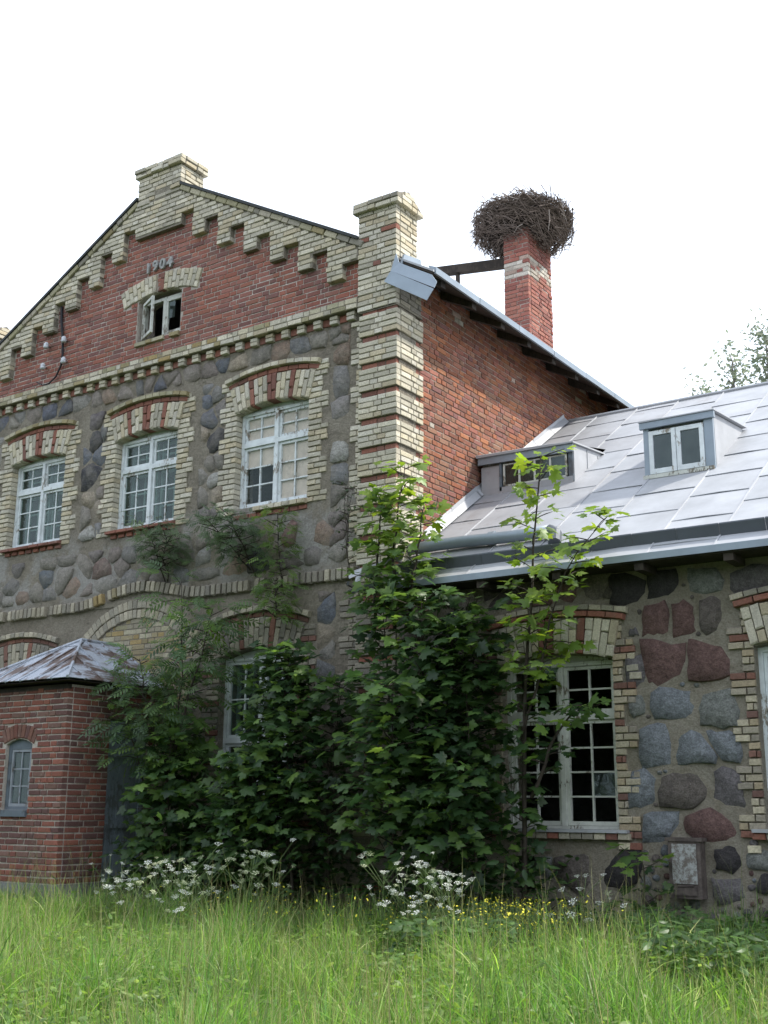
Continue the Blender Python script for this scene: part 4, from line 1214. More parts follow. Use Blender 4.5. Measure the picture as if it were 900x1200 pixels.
# hipped roof in strips
E0, E1, EF = PX0 - .18, PX1 + .18, PY - .19
ZE, ZA = 3.17, 3.84; XA = (PX0 + PX1) / 2; YA = -.56
pr = MB()
A = Vector((XA, YA, ZA - .02)); B = Vector((XA, .09, ZA - .02))
e = [Vector((E0 + .02, EF + .02, ZE - .02)), Vector((E1 - .02, EF + .02, ZE - .02)), Vector((E1 - .02, .09, ZE - .02)), Vector((E0 + .02, .09, ZE - .02))]
pr.add([A, B] + e, [(2, 3, 0), (3, 4, 1, 0), (5, 2, 0, 1), (2, 5, 4, 3)])
PROOF = pr.obj('roof', DARKWOOD, PORCH)
def sheet_strip(p0, p1, q0, q1):
    """sheet from eave edge p0-p1 up to q0-q1"""
    n = (p1 - p0).cross(q0 - p0 if (q0 - p0).length > .05 else q1 - p0).normalized()
    if n.z < 0: n = -n
    lift = n * (.012 + R.uniform(0, .006))
    P = [p0 + lift, p1 + lift, q1 + lift * .6, q0 + lift * .6]
    lo = [p - n * .008 for p in P]
    MB().add(P + lo, [(0, 1, 2, 3), (0, 4, 5, 1), (1, 5, 6, 2), (3, 7, 4, 0)]).obj('roof_sheet', RUST, PROOF)
    MB().bar(p1 + n * .012, q1 + n * .012, .016, .035, n).obj('standing_seam', RUST, PROOF)
nst = 7
c0, c1 = Vector((E0, EF, ZE)), Vector((E1, EF, ZE)); AP = Vector((XA, YA, ZA))
for i in range(nst):
    def up(t):
        p = c0.lerp(c1, t)
        h = 1 - abs(2 * t - 1)
        return Vector((p.x, EF + (YA - EF) * h, ZE + (ZA - ZE) * h))
    t0, t1 = i / nst, (i + 1) / nst
    sheet_strip(c0.lerp(c1, t0), c0.lerp(c1, t1), up(t0), up(t1))
    if t0 < .5 < t1:
        MB().add([up(t0) + Vector((0, -.003, .015)), up(t1) + Vector((0, -.003, .015)), AP + Vector((0, 0, .012))], [(0, 1, 2)]).obj('roof_sheet', RUST, PROOF)
ns = 6
for i in range(ns):
    y0, y1 = EF + (.09 - EF) * i / ns, EF + (.09 - EF) * (i + 1) / ns
    def upS(y):
        h = min(1, (y - EF) / (YA - EF)); return Vector((E1 + (XA - E1) * h, y, ZE + (ZA - ZE) * h))
    for sx in (1, -1):
        mir = lambda v: v if sx > 0 else Vector((2 * XA - v.x, v.y, v.z))
        sheet_strip(mir(Vector((E1, y0, ZE))), mir(Vector((E1, y1, ZE))), mir(upS(y0)), mir(upS(y1)))
MB().tube([c1 + Vector((0, 0, .02)), AP + Vector((0, 0, .03))], .022, 6).obj('hip_cap', RUST, PROOF)
MB().tube([c0 + Vector((0, 0, .02)), AP + Vector((0, 0, .03))], .022, 6).obj('hip_cap', RUST, PROOF)
MB().tube([AP + Vector((0, 0, .03)), Vector((XA, .09, ZA + .03))], .022, 6).obj('ridge_cap', RUST, PROOF)

emit_bricks()

# ================================================================== LOOSE THINGS ON THE HOUSE
# stork nest
NEST = thing('stork_nest', (-1.0, 5.67, 11.5), 'huge twig nest of a stork piled on top of the brick chimney', 'nest')
nc = Vector((-1.02, 5.67, 11.92))
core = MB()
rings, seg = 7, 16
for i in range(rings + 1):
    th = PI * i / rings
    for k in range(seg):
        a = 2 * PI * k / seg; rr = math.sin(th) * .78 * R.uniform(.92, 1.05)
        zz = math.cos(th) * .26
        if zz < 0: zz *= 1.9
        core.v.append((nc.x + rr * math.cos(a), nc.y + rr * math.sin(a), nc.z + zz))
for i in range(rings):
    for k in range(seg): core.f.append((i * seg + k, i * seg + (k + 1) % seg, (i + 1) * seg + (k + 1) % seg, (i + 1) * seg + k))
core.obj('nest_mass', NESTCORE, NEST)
tw = MB(); rn = random.Random(5)
def nest_pt(s=1.):
    a = rn.uniform(0, 2 * PI); u = rn.uniform(-1, 1); c = math.sqrt(1 - u * u)
    c = min(1, c * 1.15)
    return Vector((nc.x + math.cos(a) * .86 * c * s, nc.y + math.sin(a) * .86 * c * s, nc.z + (.30 if u > 0 else .56) * u * s)), a, u
for i in range(2600):
    p, a, u = nest_pt(rn.uniform(.86, 1.02))
    tg = Vector((-math.sin(a), math.cos(a), rn.uniform(-.75, .75)))
    if u < -.2: tg.z -= rn.uniform(0, .8)
    tg += Vector((rn.gauss(0, .35), rn.gauss(0, .35), rn.gauss(0, .3)))
    d = tg.normalized() * rn.uniform(.1, .28)
    tw.tube([p - d, p + Vector((rn.gauss(0, .02), rn.gauss(0, .02), rn.gauss(0, .02))), p + d * .9], [rn.uniform(.005, .009), .006, .003], 3, False)
tag(tw.obj('twigs', TWIGM, NEST), kind='stuff')
for i in range(130):
    p, a, u = nest_pt(1.02)
    tg = Vector((-math.sin(a) * rn.choice((-1, 1)), math.cos(a), rn.uniform(-1.2, .3))).normalized()
    out = Vector((math.cos(a), math.sin(a), 0))
    l = rn.uniform(.2, .45)
    MB().tube([p - tg * l * .6, p + out * .03, p + tg * l * .5 + Vector((0, 0, -.06))], [.009, .008, .004], 4, False).obj('twig', TWIGPALE if i % 3 == 0 else TWIGM, NEST)
MB().tube([nc + Vector((.05, 0, .25)), nc + Vector((.06, 0, .54)), nc + Vector((-.02, 0, .58)), nc + Vector((-.14, 0, .48))], .012, 5).obj('twig', TWIGPALE, NEST)
# beam
BEAM = thing('support_beam', (-2.3, 5.4, 10.6), 'dark wooden beam reaching from the roof to the nest chimney', 'beam')
MB().prism([(-3.5, 5.36, 11.36), (-3.5, 5.50, 11.36), (-3.5, 5.50, 11.52), (-3.5, 5.36, 11.52)], (2.26, 0, -.33)).obj('beam', DARKWOOD, BEAM)
MB().box(-2.30, -2.24, 5.40, 5.46, 9.9, 11.17).obj('post', DARKWOOD, BEAM)
MB().box(-3.42, -3.36, 5.40, 5.46, 10.3, 11.36).obj('post', DARKWOOD, BEAM)
MB().box(-2.62, -2.58, 5.40, 5.46, 10.0, 11.20).obj('post', DARKWOOD, BEAM)
# pipe on the wing roof
PIP = thing('roof_pipe', (1.0, .45, 4.75), 'fat grey metal pipe lying along the eave on the wing roof, behind the tall sapling', 'pipe')
pp = [wr(x, .36 + .03 * math.sin(x * 3), .10) for x in (-.02, .4, .8, 1.2, 1.6, 1.95)]
MB().tube(pp, .075, 12).obj('pipe', PIPE, PIP, True)
MB().tube([wr(1.15, .37, .10), wr(1.23, .37, .10)], .082, 12).obj('collar', PIPE, PIP)
MB().tube([wr(1.95, .36, .10), wr(2.05, .30, .07), wr(2.09, .16, .02)], .078, 10).obj('elbow', TIN_DARK, PIP)
# broken flashing at the left end of the wing eave
FLS = thing('loose_flashing', (-.2, -.3, 4.3), 'crumpled torn pieces of pale flashing hanging at the left end of the wing eave', 'flashing')
def crumple(pts, nm, mat):
    m = MB(); n = len(pts)
    m.v = [p for p in pts] + [(p[0], p[1] + .008, p[2] + .004) for p in pts]
    for i in range(n - 2):
        m.f.append((i, i + 1, i + 2) if i % 2 == 0 else (i + 1, i, i + 2)); m.f.append((n + i + 1, n + i, n + i + 2) if i % 2 == 0 else (n + i, n + i + 1, n + i + 2))
    m.obj(nm, mat, FLS)
crumple([(-.44, -.40, 4.38), (-.41, -.42, 4.30), (-.28, -.38, 4.42), (-.26, -.44, 4.33), (-.12, -.38, 4.44), (-.10, -.45, 4.37), (.05, -.38, 4.48), (.06, -.42, 4.40)], 'bent_sheet', TIN)
crumple([(-.30, -.42, 4.35), (-.22, -.43, 4.34), (-.31, -.44, 4.24), (-.24, -.43, 4.20), (-.27, -.44, 4.16)], 'torn_strip', TIN)
crumple([(.0, -.36, 4.45), (.05, -.44, 4.36), (.17, -.33, 4.58), (.22, -.44, 4.47), (.34, -.33, 4.57), (.36, -.42, 4.42)], 'bent_sheet', TIN)
MB().bar((-.44, -.40, 4.25), (-.44, .02, 4.19), .04, .05).bar((-.44, -.38, 4.14), (.0, -.38, 4.20), .03, .05).obj('bracket', BLACKTIN, FLS)
# old electric cable with insulators
CAB = thing('electric_cable', (-6.7, .05, 8.9), 'old black cable drooping down the left side of the brick gable with porcelain insulators', 'cable')
MB().tube([(-6.74, .075, 9.62), (-6.70, .055, 9.35), (-6.63, .05, 9.05), (-6.60, .05, 8.75), (-6.62, .05, 8.55), (-6.72, .05, 8.38), (-6.90, .055, 8.29), (-7.05, .06, 8.30), (-7.2, .05, 8.38)], [.022, .022, .022, .02, .018, .015, .013, .01, .008], 6).obj('cable', CABLE, CAB, True)
for (x, z) in ((-6.55, 8.97), (-6.52, 8.60), (-6.98, 8.96), (-7.02, 8.60)):
    k = MB().tube([(x, .09, z), (x, .02, z), (x, .015, z + .05)], .014, 6).obj('bracket', RUSTY, CAB)
    MB().tube([(x, .01, z - .045), (x, .01, z - .01), (x, .01, z + .0), (x, .01, z + .03), (x, .01, z + .06)], [.035, .05, .032, .045, .02], 8).obj('insulator', PORCELAIN, CAB, True)
# meter box
BOX = thing('utility_box', (3.54, -.12, .75), 'rusty iron box with flaking pale paint on the wing wall near the ground', 'box')
bx = MB().box(3.37, 3.70, -.125, .03, .74, 1.30); bx.box(3.345, 3.725, -.14, .03, 1.285, 1.32)
bx.obj('case', RUSTY, BOX)
MB().box(3.41, 3.66, -.137, -.124, .88, 1.26).obj('door_panel', FLAKE, BOX)
MB().box(3.42, 3.65, -.137, -.124, .77, .85).obj('lower_panel', RUSTY, BOX)
MB().tube([(3.46, -.14, .855), (3.62, -.14, .862)], .008, 5).obj('handle', RUSTY, BOX)

# ================================================================== VEGETATION
def leafmesh(name, half, mid, fold=.12, droop=.10):
    pts = half + [(-x, y) for x, y in half[-2:0:-1]]
    v = [(x, y, -fold * abs(x) - droop * y * y) for x, y in pts]
    v += [(0, m, -droop * m * m + .015) for m in mid]
    n = len(pts); f = []
    c = n
    for i in range(n):
        a, b = i, (i + 1) % n
        my = (pts[a][1] + pts[b][1]) / 2
        k = min(range(len(mid)), key=lambda q: abs(mid[q] - my))
        f.append((a, b, n + k))
    # join the mid points
    for k in range(len(mid) - 1):
        for sd in (0, 1):
            rng = range(n)
            for i in rng:
                a, b = i, (i + 1) % n
                pass
    return np.array(v), f
MAPLE = leafmesh('maple', [(0, 0), (.20, -.12), (.42, -.05), (.36, .10), (.66, .26), (.50, .34), (.52, .52), (.26, .46), (.21, .72), (.12, .76), (0, 1.0)], [.28], .10, .18)
OVAL = leafmesh('oval', [(0, 0), (.15, .12), (.24, .35), (.20, .62), (.10, .84), (0, 1.0)], [.42], .25, .15)
def compound():
    V = []; F = []; b = 0
    def leaflet(ox, oy, ang, s):
        nonlocal b
        ca, sa = math.cos(ang), math.sin(ang)
        for (x, y) in ((0, 0), (.16, .35), (.12, .7), (0, 1), (-.12, .7), (-.16, .35)):
            px, py = ox + s * (x * ca + y * sa), oy + s * (-x * sa + y * ca)
            V.append((px, py, -.25 * py * py - .2 * abs(px)))
        F.append((b, b + 1, b + 2, b + 3)); F.append((b, b + 3, b + 4, b + 5)); b += 6
    for k in range(5):
        y = .18 + k * .15
        for sgn in (1, -1): leaflet(0, y, sgn * 1.05, .34 - .02 * abs(k - 2))
    leaflet(0, .88, 0, .32)
    V.extend([(-.008, 0, 0), (.008, 0, 0), (.006, .9, -.2), (-.006, .9, -.2)]); F.append((b, b + 1, b + 2, b + 3))
    return np.array(V), F
COMP = compound()
SHAPES = {'maple': MAPLE, 'oval': OVAL, 'comp': COMP}
LEAFME = {}
for k, (v, f) in SHAPES.items():
    me = bpy.data.meshes.new('leaf'); me.from_pydata(v.tolist(), [], f); me.materials.append(LEAF); LEAFME[k] = me

class Foliage:
    def __init__(s, th, shape, pal, seed=1, block=True):
        s.th = th; s.shape = shape; s.pal = pal; s.L = []; s.r = random.Random(seed); s.block = block
    def leaf(s, p, tip, nrm, size, pal=None):
        if s.block and inside(p, size * .4): return
        tip = tip.normalized(); nrm = (nrm - tip * nrm.dot(tip))
        if nrm.length < 1e-3: return
        nrm.normalize(); x = tip.cross(nrm)
        k = s.r.uniform(.75, 1.25); c = s.r.choice(pal or s.pal)
        s.L.append((Vector(p), x, tip, nrm, size, tuple(q * k for q in c)))
    def emit(s, n_obj=300, name='foliage'):
        def key(l):
            px, py, z = proj(l[0])
            return (l[4] / z) if (0 < px < 900 and 0 < py < 1200) else 0
        # nearest and largest first; a little shuffle keeps them spread through the crown
        s.L.sort(key=lambda l: key(l) * s.r.uniform(.8, 1.2), reverse=True)
        for p, x, y, z, sz, c in s.L[:n_obj]:
            M = Matrix(((x.x * sz, y.x * sz, z.x * sz, p.x), (x.y * sz, y.y * sz, z.y * sz, p.y), (x.z * sz, y.z * sz, z.z * sz, p.z), (0, 0, 0, 1)))
            o = mk('leaf', LEAFME[s.shape], s.th, M); o.color = (*c, 1)
        leaf_stuff(s.L[n_obj:], s.shape, s.th, name)

def leaf_stuff(L, shape, parent, name, mat=None):
    if not L: return None
    v, f = SHAPES[shape]; nv = len(v); V = []; F = []; Cc = []
    for i, (p, x, y, z, sz, c) in enumerate(L):
        A = np.array((x, y, z)) * sz
        V.append(v @ A + np.array(p)); F += [tuple(q + i * nv for q in ff) for ff in f]; Cc.append(np.tile((*c, 1), (nv, 1)))
    me = bpy.data.meshes.new(name); me.from_pydata(np.concatenate(V).tolist(), [], F)
    a = me.color_attributes.new('bc', 'FLOAT_COLOR', 'POINT'); a.data.foreach_set('color', np.concatenate(Cc).ravel())
    me.materials.append(mat or LEAF_S)
    return tag(mk(name, me, parent), kind='stuff')

def inside(p, m=.05):
    """inside or touching a wall or roof"""
    x, y, z = p[0], p[1], p[2]
    if x < 0.02 and -9 < x:
        if y > YW - .03 - m * .5 and z < rake(x): return True
        if x > -.63 and y > -.02 - m * .5 and z < 8.2: return True
        if PX0 - .1 < x < PX1 + .03 + m and y > PY - .05 - m and z < 3.2: return True
        if E0 < x < E1 and y > EF and z < 3.85 and z < ZE + .1 + .6 * min(x - E0, E1 - x): return True
    if x >= 0:
        if y > -.04 - m * .5 and z < 4.2: return True
        if y > EY and z < 4.46 + .655 * y + m * .3 and z > 4.02: return True
        if x < .05 and y > 0 and y < .65 and z < 8: return True
    return False

def polyline(pts, t):
    P = [Vector(p) for p in pts]; seg = [(P[i + 1] - P[i]).length for i in range(len(P) - 1)]; tot = sum(seg); s = t * tot
    for i, l in enumerate(seg):
        if s <= l or i == len(seg) - 1: return P[i].lerp(P[i + 1], min(1, s / l)), (P[i + 1] - P[i]).normalized()
        s -= l

def grow(fo, wood, stems, nb, bl, leaf, pairs=4, up=.35, t0=.15, bias=Vector((0, 0, 0)), leaf_up=.75, top=True, rad=.022, shape_l=None, palf=None):
    """side shoots with opposite leaf pairs along each stem"""
    r = fo.r
    for st in stems:
        P = [polyline(st, i / 10)[0] for i in range(11)]
        wood.tube([p + Vector((r.gauss(0, .012), r.gauss(0, .012), 0)) if 0 < i < 10 else p for i, p in enumerate(P)], [rad * (1 - .8 * i / 10) for i in range(11)], 6)
        az = r.uniform(0, 6.28)
        for k in range(nb):
            t = t0 + (1 - t0) * (k + r.random() * .7) / nb
            p, d = polyline(st, min(1, t)); az += 2.4
            L = bl(t) * r.uniform(.65, 1.15)
            dirv = (Vector((math.cos(az), math.sin(az), up + r.uniform(-.2, .3))) + bias).normalized()
            q = p; pts = [q]; nseg = pairs
            for j in range(nseg):
                dirv = (dirv + Vector((r.gauss(0, .10), r.gauss(0, .10), -.05 + r.gauss(0, .06)))).normalized()
                q = q + dirv * L / nseg
                if inside(q, .0): break
                pts.append(q)
                sd = dirv.cross(Vector((0, 0, 1))).normalized()
                for sg in (1, -1):
                    pet = (sd * sg * .8 + dirv * .5 + Vector((0, 0, r.uniform(-.1, .35)))).normalized()
                    base = q + pet * leaf * r.uniform(.3, .9) + Vector((r.gauss(0, .025), r.gauss(0, .025), r.gauss(0, .03)))
                    tip = (pet + Vector((r.gauss(0, .25), r.gauss(0, .25), -.35 + r.gauss(0, .3))))
                    nr = Vector((r.gauss(.12, .3), r.gauss(0, .3) - .45, leaf_up + r.gauss(0, .25)))
                    fo.leaf(base, tip, nr, leaf * r.uniform(.45, 1.25), palf(base) if palf else None)
            fo.leaf(q + dirv * .03, dirv + Vector((0, 0, -.3)), Vector((r.gauss(0, .2), -.2, 1)), leaf * r.uniform(.6, 1.0), palf(q) if palf else None)
            if len(pts) > 1: wood.tube(pts, [.006] * (len(pts) - 1) + [.003], 4, False)
        if top:
            p, d = polyline(st, 1)
            for a in range(3):
                v = Vector((math.cos(a * 2.1 + az), math.sin(a * 2.1 + az), .5)); fo.leaf(p + v * .03, v + Vector((0, 0, -.2)), Vector((0, -.3, 1)), leaf * .7, palf(p) if palf else None)

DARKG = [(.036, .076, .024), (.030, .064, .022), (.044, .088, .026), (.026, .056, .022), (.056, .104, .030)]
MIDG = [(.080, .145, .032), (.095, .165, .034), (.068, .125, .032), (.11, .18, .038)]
YOUNG_SUNLIT = [(.13, .21, .030), (.155, .225, .034), (.11, .185, .032), (.13, .20, .05)]  # light young greens, with some sunlight painted in
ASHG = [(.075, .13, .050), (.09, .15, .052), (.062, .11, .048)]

def plant(name, loc, label, cat, shape, pal, seed, stems, nb, bl, leaf, n_obj=220, group=None, **kw):
    th = thing(name, loc, label, cat, group)
    fo = Foliage(th, shape, pal, seed); wood = MB()
    grow(fo, wood, stems, nb, bl, leaf, **kw)
    wood.obj('trunk', BARK, th, True)
    fo.emit(n_obj)
    return th
def lit_tops(pal, rule):
    """mixes in lighter leaves that paint the sunlit accents"""
    return lambda p: (MIDG if R.random() < rule(p) else pal)  # mid green stands in for leaves catching the light

g0 = .2
# big dark maples in the corner
plant('maple_tree', (.7, -.75, g0), 'large dark green maple bush covering the corner between house and wing', 'maple', 'maple', DARKG, 3,
      [[(.55, -.7, g0), (.45, -.75, 2.0), (.30, -.7, 4.1)], [(1.0, -.55, g0), (1.15, -.5, 1.9), (1.3, -.5, 3.9)], [(1.0, -.6, g0), (1.25, -.6, 1.8), (1.45, -.6, 3.3)], [(.75, -.8, g0), (.95, -.85, 1.9), (.85, -.75, 3.9)], [(.85, -.75, g0), (1.05, -.75, 1.7), (1.25, -.7, 3.6)],
       [(.65, -.9, g0), (.7, -1.15, 1.5), (.8, -1.25, 2.9)], [(1.0, -.9, g0), (1.35, -1.05, 1.1), (1.5, -1.05, 2.0)]],
      52, lambda t: .60 * (1.15 - .6 * t), .145, 300, pairs=4, t0=.30, bias=Vector((0, -.25, 0)), palf=lit_tops(DARKG, lambda p: .30 if p.y < -1.1 or p.z > 3.2 else .10))
plant('maple_tree', (-.75, -.8, g0), 'dark maple bush below the ground floor window, left of the corner pilaster', 'maple', 'maple', DARKG, 4,
      [[(-.5, -.6, g0), (-.55, -.6, 1.7), (-.45, -.5, 3.1)], [(-.8, -.8, g0), (-1.0, -.8, 1.6), (-1.1, -.6, 3.2)], [(-1.3, -.7, g0), (-1.55, -.6, 1.6), (-1.45, -.5, 3.5)], [(-1.0, -1.0, g0), (-1.25, -1.1, 1.2), (-1.4, -1.0, 2.2)], [(-1.1, -.8, g0), (-1.25, -.75, 1.5), (-1.2, -.55, 3.5)]],
      46, lambda t: .55 * (1.15 - .6 * t), .14, 300, pairs=4, t0=.32, bias=Vector((0, -.2, 0)), palf=lit_tops(DARKG, lambda p: .28))
plant('maple_tree', (-2.4, -.9, g0), 'broad dark maple bush beside the porch door', 'maple', 'maple', DARKG, 5,
      [[(-2.0, -.7, g0), (-2.05, -.7, 1.2), (-2.1, -.6, 1.9)], [(-2.5, -.9, g0), (-2.75, -.95, 1.3), (-2.9, -.8, 2.5)], [(-2.9, -.9, g0), (-3.0, -.8, 1.2), (-3.05, -.7, 2.2)], [(-1.7, -.9, g0), (-1.6, -1.0, 1.1), (-1.5, -1.0, 2.1)], [(-2.3, -.7, g0), (-2.6, -.6, 1.6), (-3.0, -.5, 2.6)]],
      44, lambda t: .58 * (1.1 - .55 * t), .14, 300, pairs=4, bias=Vector((.10, -.2, 0)), palf=lit_tops(DARKG, lambda p: .5 if p.z > 1.7 or p.x < -3.0 else .22))
# maple climbing up the corner pilaster, its sunlit top painted in lighter leaf colours
plant('maple_sapling', (.25, -.5, g0), 'sunlit maple crown in front of the banded yellow corner pilaster', 'maple', 'maple', MIDG, 6,
      [[(.35, -.55, 3.6), (.30, -.5, 4.6), (.42, -.45, 5.6)], [(.1, -.6, 3.6), (.10, -.55, 4.5), (.12, -.45, 5.35)], [(.5, -.55, 3.6), (.62, -.5, 4.5), (.72, -.45, 5.15)]],
      19, lambda t: .36 * (1.1 - .6 * t), .14, 260, pairs=4, t0=.1, palf=lambda p: YOUNG_SUNLIT if (p.z > 4.5 and R.random() < .75) else MIDG)
# tall sapling in front of the wing
plant('maple_sapling', (2.0, -.55, g0), 'tall slender yellow-green maple sapling rising past the wing eave', 'maple', 'maple', YOUNG_SUNLIT, 8,
      [[(1.93, -.55, g0), (2.0, -.55, 2.3), (2.10, -.55, 3.5), (2.16, -.55, 4.4), (2.32, -.6, 5.38)]],
      54, lambda t: .28 if t > .5 else .15, .135, 300, pairs=3, t0=.12, rad=.032, palf=lambda p: YOUNG_SUNLIT if p.z > 3.0 else (MIDG if R.random() < .35 else DARKG))
plant('maple_sapling', (2.05, -.6, g0), 'leaning side stem of yellow-green maple leaves in front of the wing lintel', 'maple', 'maple', YOUNG_SUNLIT, 9,
      [[(2.0, -.58, 2.3), (2.25, -.6, 3.1), (2.55, -.7, 3.9), (2.85, -.8, 4.25), (3.2, -.9, 4.5)]],
      24, lambda t: .38 * (1.1 - .5 * t), .14, 260, pairs=3, t0=.2, rad=.016, palf=lambda p: YOUNG_SUNLIT)
plant('maple_sapling', (1.75, -.8, g0), 'young maple with dark leaves across the left half of the wing window', 'maple', 'maple', DARKG, 10,
      [[(1.65, -.75, g0), (1.5, -.8, 1.4), (1.45, -.8, 2.9)], [(2.1, -.6, 1.7), (2.5, -.6, 2.5), (2.95, -.7, 2.62)]],
      10, lambda t: .24, .135, 160, pairs=3, palf=lambda p: MIDG if R.random() < .45 else DARKG)
plant('maple_sapling', (3.28, -.35, g0), 'small low maple sprout at the foot of the wing wall beside the rusty box', 'maple', 'maple', MIDG, 12,
      [[(3.25, -.35, g0), (3.22, -.4, .7), (3.18, -.4, 1.15)]], 9, lambda t: .24, .15, 80, pairs=2, palf=lambda p: MIDG if R.random() < .6 else DARKG)
# ash by the porch
plant('ash_sapling', (-3.0, -.7, g0), 'ash sapling with feathery compound leaves rising beside the porch roof', 'ash', 'comp', ASHG, 13,
      [[(-2.9, -.7, g0), (-2.95, -.7, 2.2), (-2.9, -.65, 3.2), (-3.05, -.6, 4.5)], [(-2.95, -.7, 2.2), (-2.7, -.7, 3.0), (-2.45, -.6, 4.1)], [(-3.0, -.7, 2.0), (-3.4, -.75, 2.8), (-3.65, -.7, 3.5)]],
      20, lambda t: .40 * (1.05 - .5 * t), .28, 280, pairs=3, t0=.4, palf=lambda p: MIDG if R.random() < .3 else ASHG)
plant('ash_sapling', (-3.6, -.8, g0), 'lower ash sapling overhanging the grey porch door', 'ash', 'comp', ASHG, 14,
      [[(-3.0, -.8, g0), (-3.25, -.9, 1.9), (-3.65, -1.0, 2.95)], [(-3.0, -.8, g0), (-3.1, -.8, 1.9), (-3.2, -.9, 3.0)]],
      18, lambda t: .34, .26, 240, pairs=2, t0=.66, palf=lambda p: MIDG if R.random() < .4 else ASHG)
# shrubs rooted in the wall
plant('wall_shrub', (-4.0, .0, 4.6), 'small grey-green ash shrub rooted under the middle upstairs window', 'shrub', 'comp', [(.085, .13, .065), (.10, .145, .07)], 15,
      [[(-4.0, .05, 4.7), (-4.02, -.15, 5.1), (-4.1, -.25, 5.5)], [(-3.95, .05, 4.7), (-3.85, -.15, 5.0), (-3.7, -.25, 5.3)]], 24, lambda t: .24, .16, 220, pairs=3, rad=.01)
plant('wall_shrub', (-2.5, .0, 4.6), 'dark ash shrub rooted in the wall below the boarded upstairs window', 'shrub', 'comp', [(.075, .12, .06), (.09, .135, .065)], 16,
      [[(-2.3, .05, 4.6), (-2.35, -.2, 5.0), (-2.55, -.3, 5.45)], [(-2.4, .05, 4.7), (-2.65, -.2, 5.1), (-2.9, -.3, 5.4)]], 28, lambda t: .28, .16, 260, pairs=3, rad=.012)
plant('wall_shrub', (-1.75, .0, 4.4), 'yellow-green ash shoot hanging on the wall right of the dark shrub', 'shrub', 'comp', MIDG, 17,
      [[(-1.8, .05, 4.3), (-1.75, -.15, 4.8), (-1.75, -.2, 5.35)], [(-1.8, -.1, 4.5), (-1.7, -.25, 4.2), (-1.65, -.3, 3.9)]], 24, lambda t: .19, .15, 200, pairs=3, rad=.008)
plant('wall_shrub', (-.68, -.1, 4.5), 'thin wispy shoot with tiny leaves beside the left edge of the pilaster', 'shrub', 'oval', [(.06, .085, .05), (.075, .10, .055)], 18,
      [[(-.72, .0, 4.4), (-.68, -.12, 5.0), (-.70, -.15, 5.7)], [(-.70, -.05, 4.8), (-.62, -.15, 5.3), (-.5, -.2, 5.55)]], 10, lambda t: .16, .06, 90, pairs=3, rad=.008)

# background trees; the pale leaf colours paint in sky glare
def far_tree(base, h, crown_r, seed, label, n=2600, top=True, leaf=.135):
    th = thing('tree', base, label, 'tree', None)
    r = random.Random(seed); wood = MB(); b = Vector(base); L = []
    wood.tube([b, b + Vector((.2, 0, h * .5)), b + Vector((.1, .1, h * .96))], [.16, .10, .02], 7)
    for k in range(34):
        t = .35 + .62 * k / 34
        p = b + Vector((.15, .05, h * t)); a = k * 2.4
        l = crown_r * (1.15 - t) * 1.6 * r.uniform(.6, 1.1)
        e = p + Vector((math.cos(a) * l, math.sin(a) * l, l * .9 + .3))
        wood.tube([p, p.lerp(e, .5) + Vector((0, 0, .1)), e], [.022, .012, .004], 4, False)
        for q in range(n // 34):
            s = r.random() ** .6
            c = p.lerp(e, s) + Vector((r.gauss(0, .22), r.gauss(0, .22), r.gauss(0, .28)))
            tip = Vector((r.gauss(0, 1), r.gauss(0, 1), -.6)).normalized(); nr = Vector((r.gauss(0, 1), r.gauss(0, 1), r.gauss(0, 1)))
            nr = nr - tip * nr.dot(tip); nr.normalize()
            cc = r.choice([(.17, .20, .14), (.19, .22, .16), (.15, .18, .13), (.21, .23, .18)])
            L.append((c, tip.cross(nr), tip, nr, leaf * r.uniform(.7, 1.3), cc))
    wood.obj('trunk', BARK_GREY, th, True)
    leaf_stuff(L, 'oval', th, 'crown')
far_tree((-.85, 20.0, .2), 15.0, 1.25, 21, 'tall loose birch behind the wing roof at the right edge', 4200)
far_tree((-2.0, 20.5, .2), 14.7, .8, 22, 'slim birch behind the wing ridge, left of the tallest birch', 2600)
far_tree((-3.1, 21.0, .2), 14.0, .8, 23, 'lowest thin birch showing behind the wing ridge', 2200)
far_tree((.3, 21.0, .2), 14.6, 1.6, 24, 'leafy birch cut by the right edge of the picture behind the wing', 3000)
far_tree((-27.0, 14.0, .2), 17.6, 2.2, 25, 'tree tip behind the left slope of the gable', 5200)

# trees on the far side of the meadow, opposite the house: they stand in the window panes
def crown_tree(base, h, cr, seed, lab):
    th = thing('tree', base, 'tall leafy tree across the meadow opposite the house, ' + lab, 'tree', 'trees across the meadow')
    r = random.Random(seed); b = Vector(base); wood = MB(); L = []
    wood.tube([b, b + Vector((.2, .1, h * .45)), b + Vector((.1, 0, h * .85))], [.38, .26, .06], 8)
    for k in range(46):
        a = r.uniform(0, 2 * PI); u = r.uniform(-1, 1); q = math.sqrt(1 - u * u) * r.uniform(.55, 1)
        c = b + Vector((math.cos(a) * q * cr, math.sin(a) * q * cr, h * .56 + u * h * .42))
        wood.tube([b + Vector((.1, .05, max(h * .2, c.z - b.z - 2.5))), c], [.08, .02], 4, False)
        for m in range(46):
            p = c + Vector((r.gauss(0, .85), r.gauss(0, .85), r.gauss(0, .7)))
            tip = Vector((r.gauss(0, 1), r.gauss(0, 1), -.5)).normalized(); nr = Vector((r.gauss(0, 1), r.gauss(0, 1), 1)); nr = (nr - tip * nr.dot(tip)).normalized()
            L.append((p, tip.cross(nr), tip, nr, .62 * r.uniform(.7, 1.3), r.choice(DARKG + MIDG)))
    wood.obj('trunk', BARK_GREY, th, True); leaf_stuff(L, 'oval', th, 'crown')
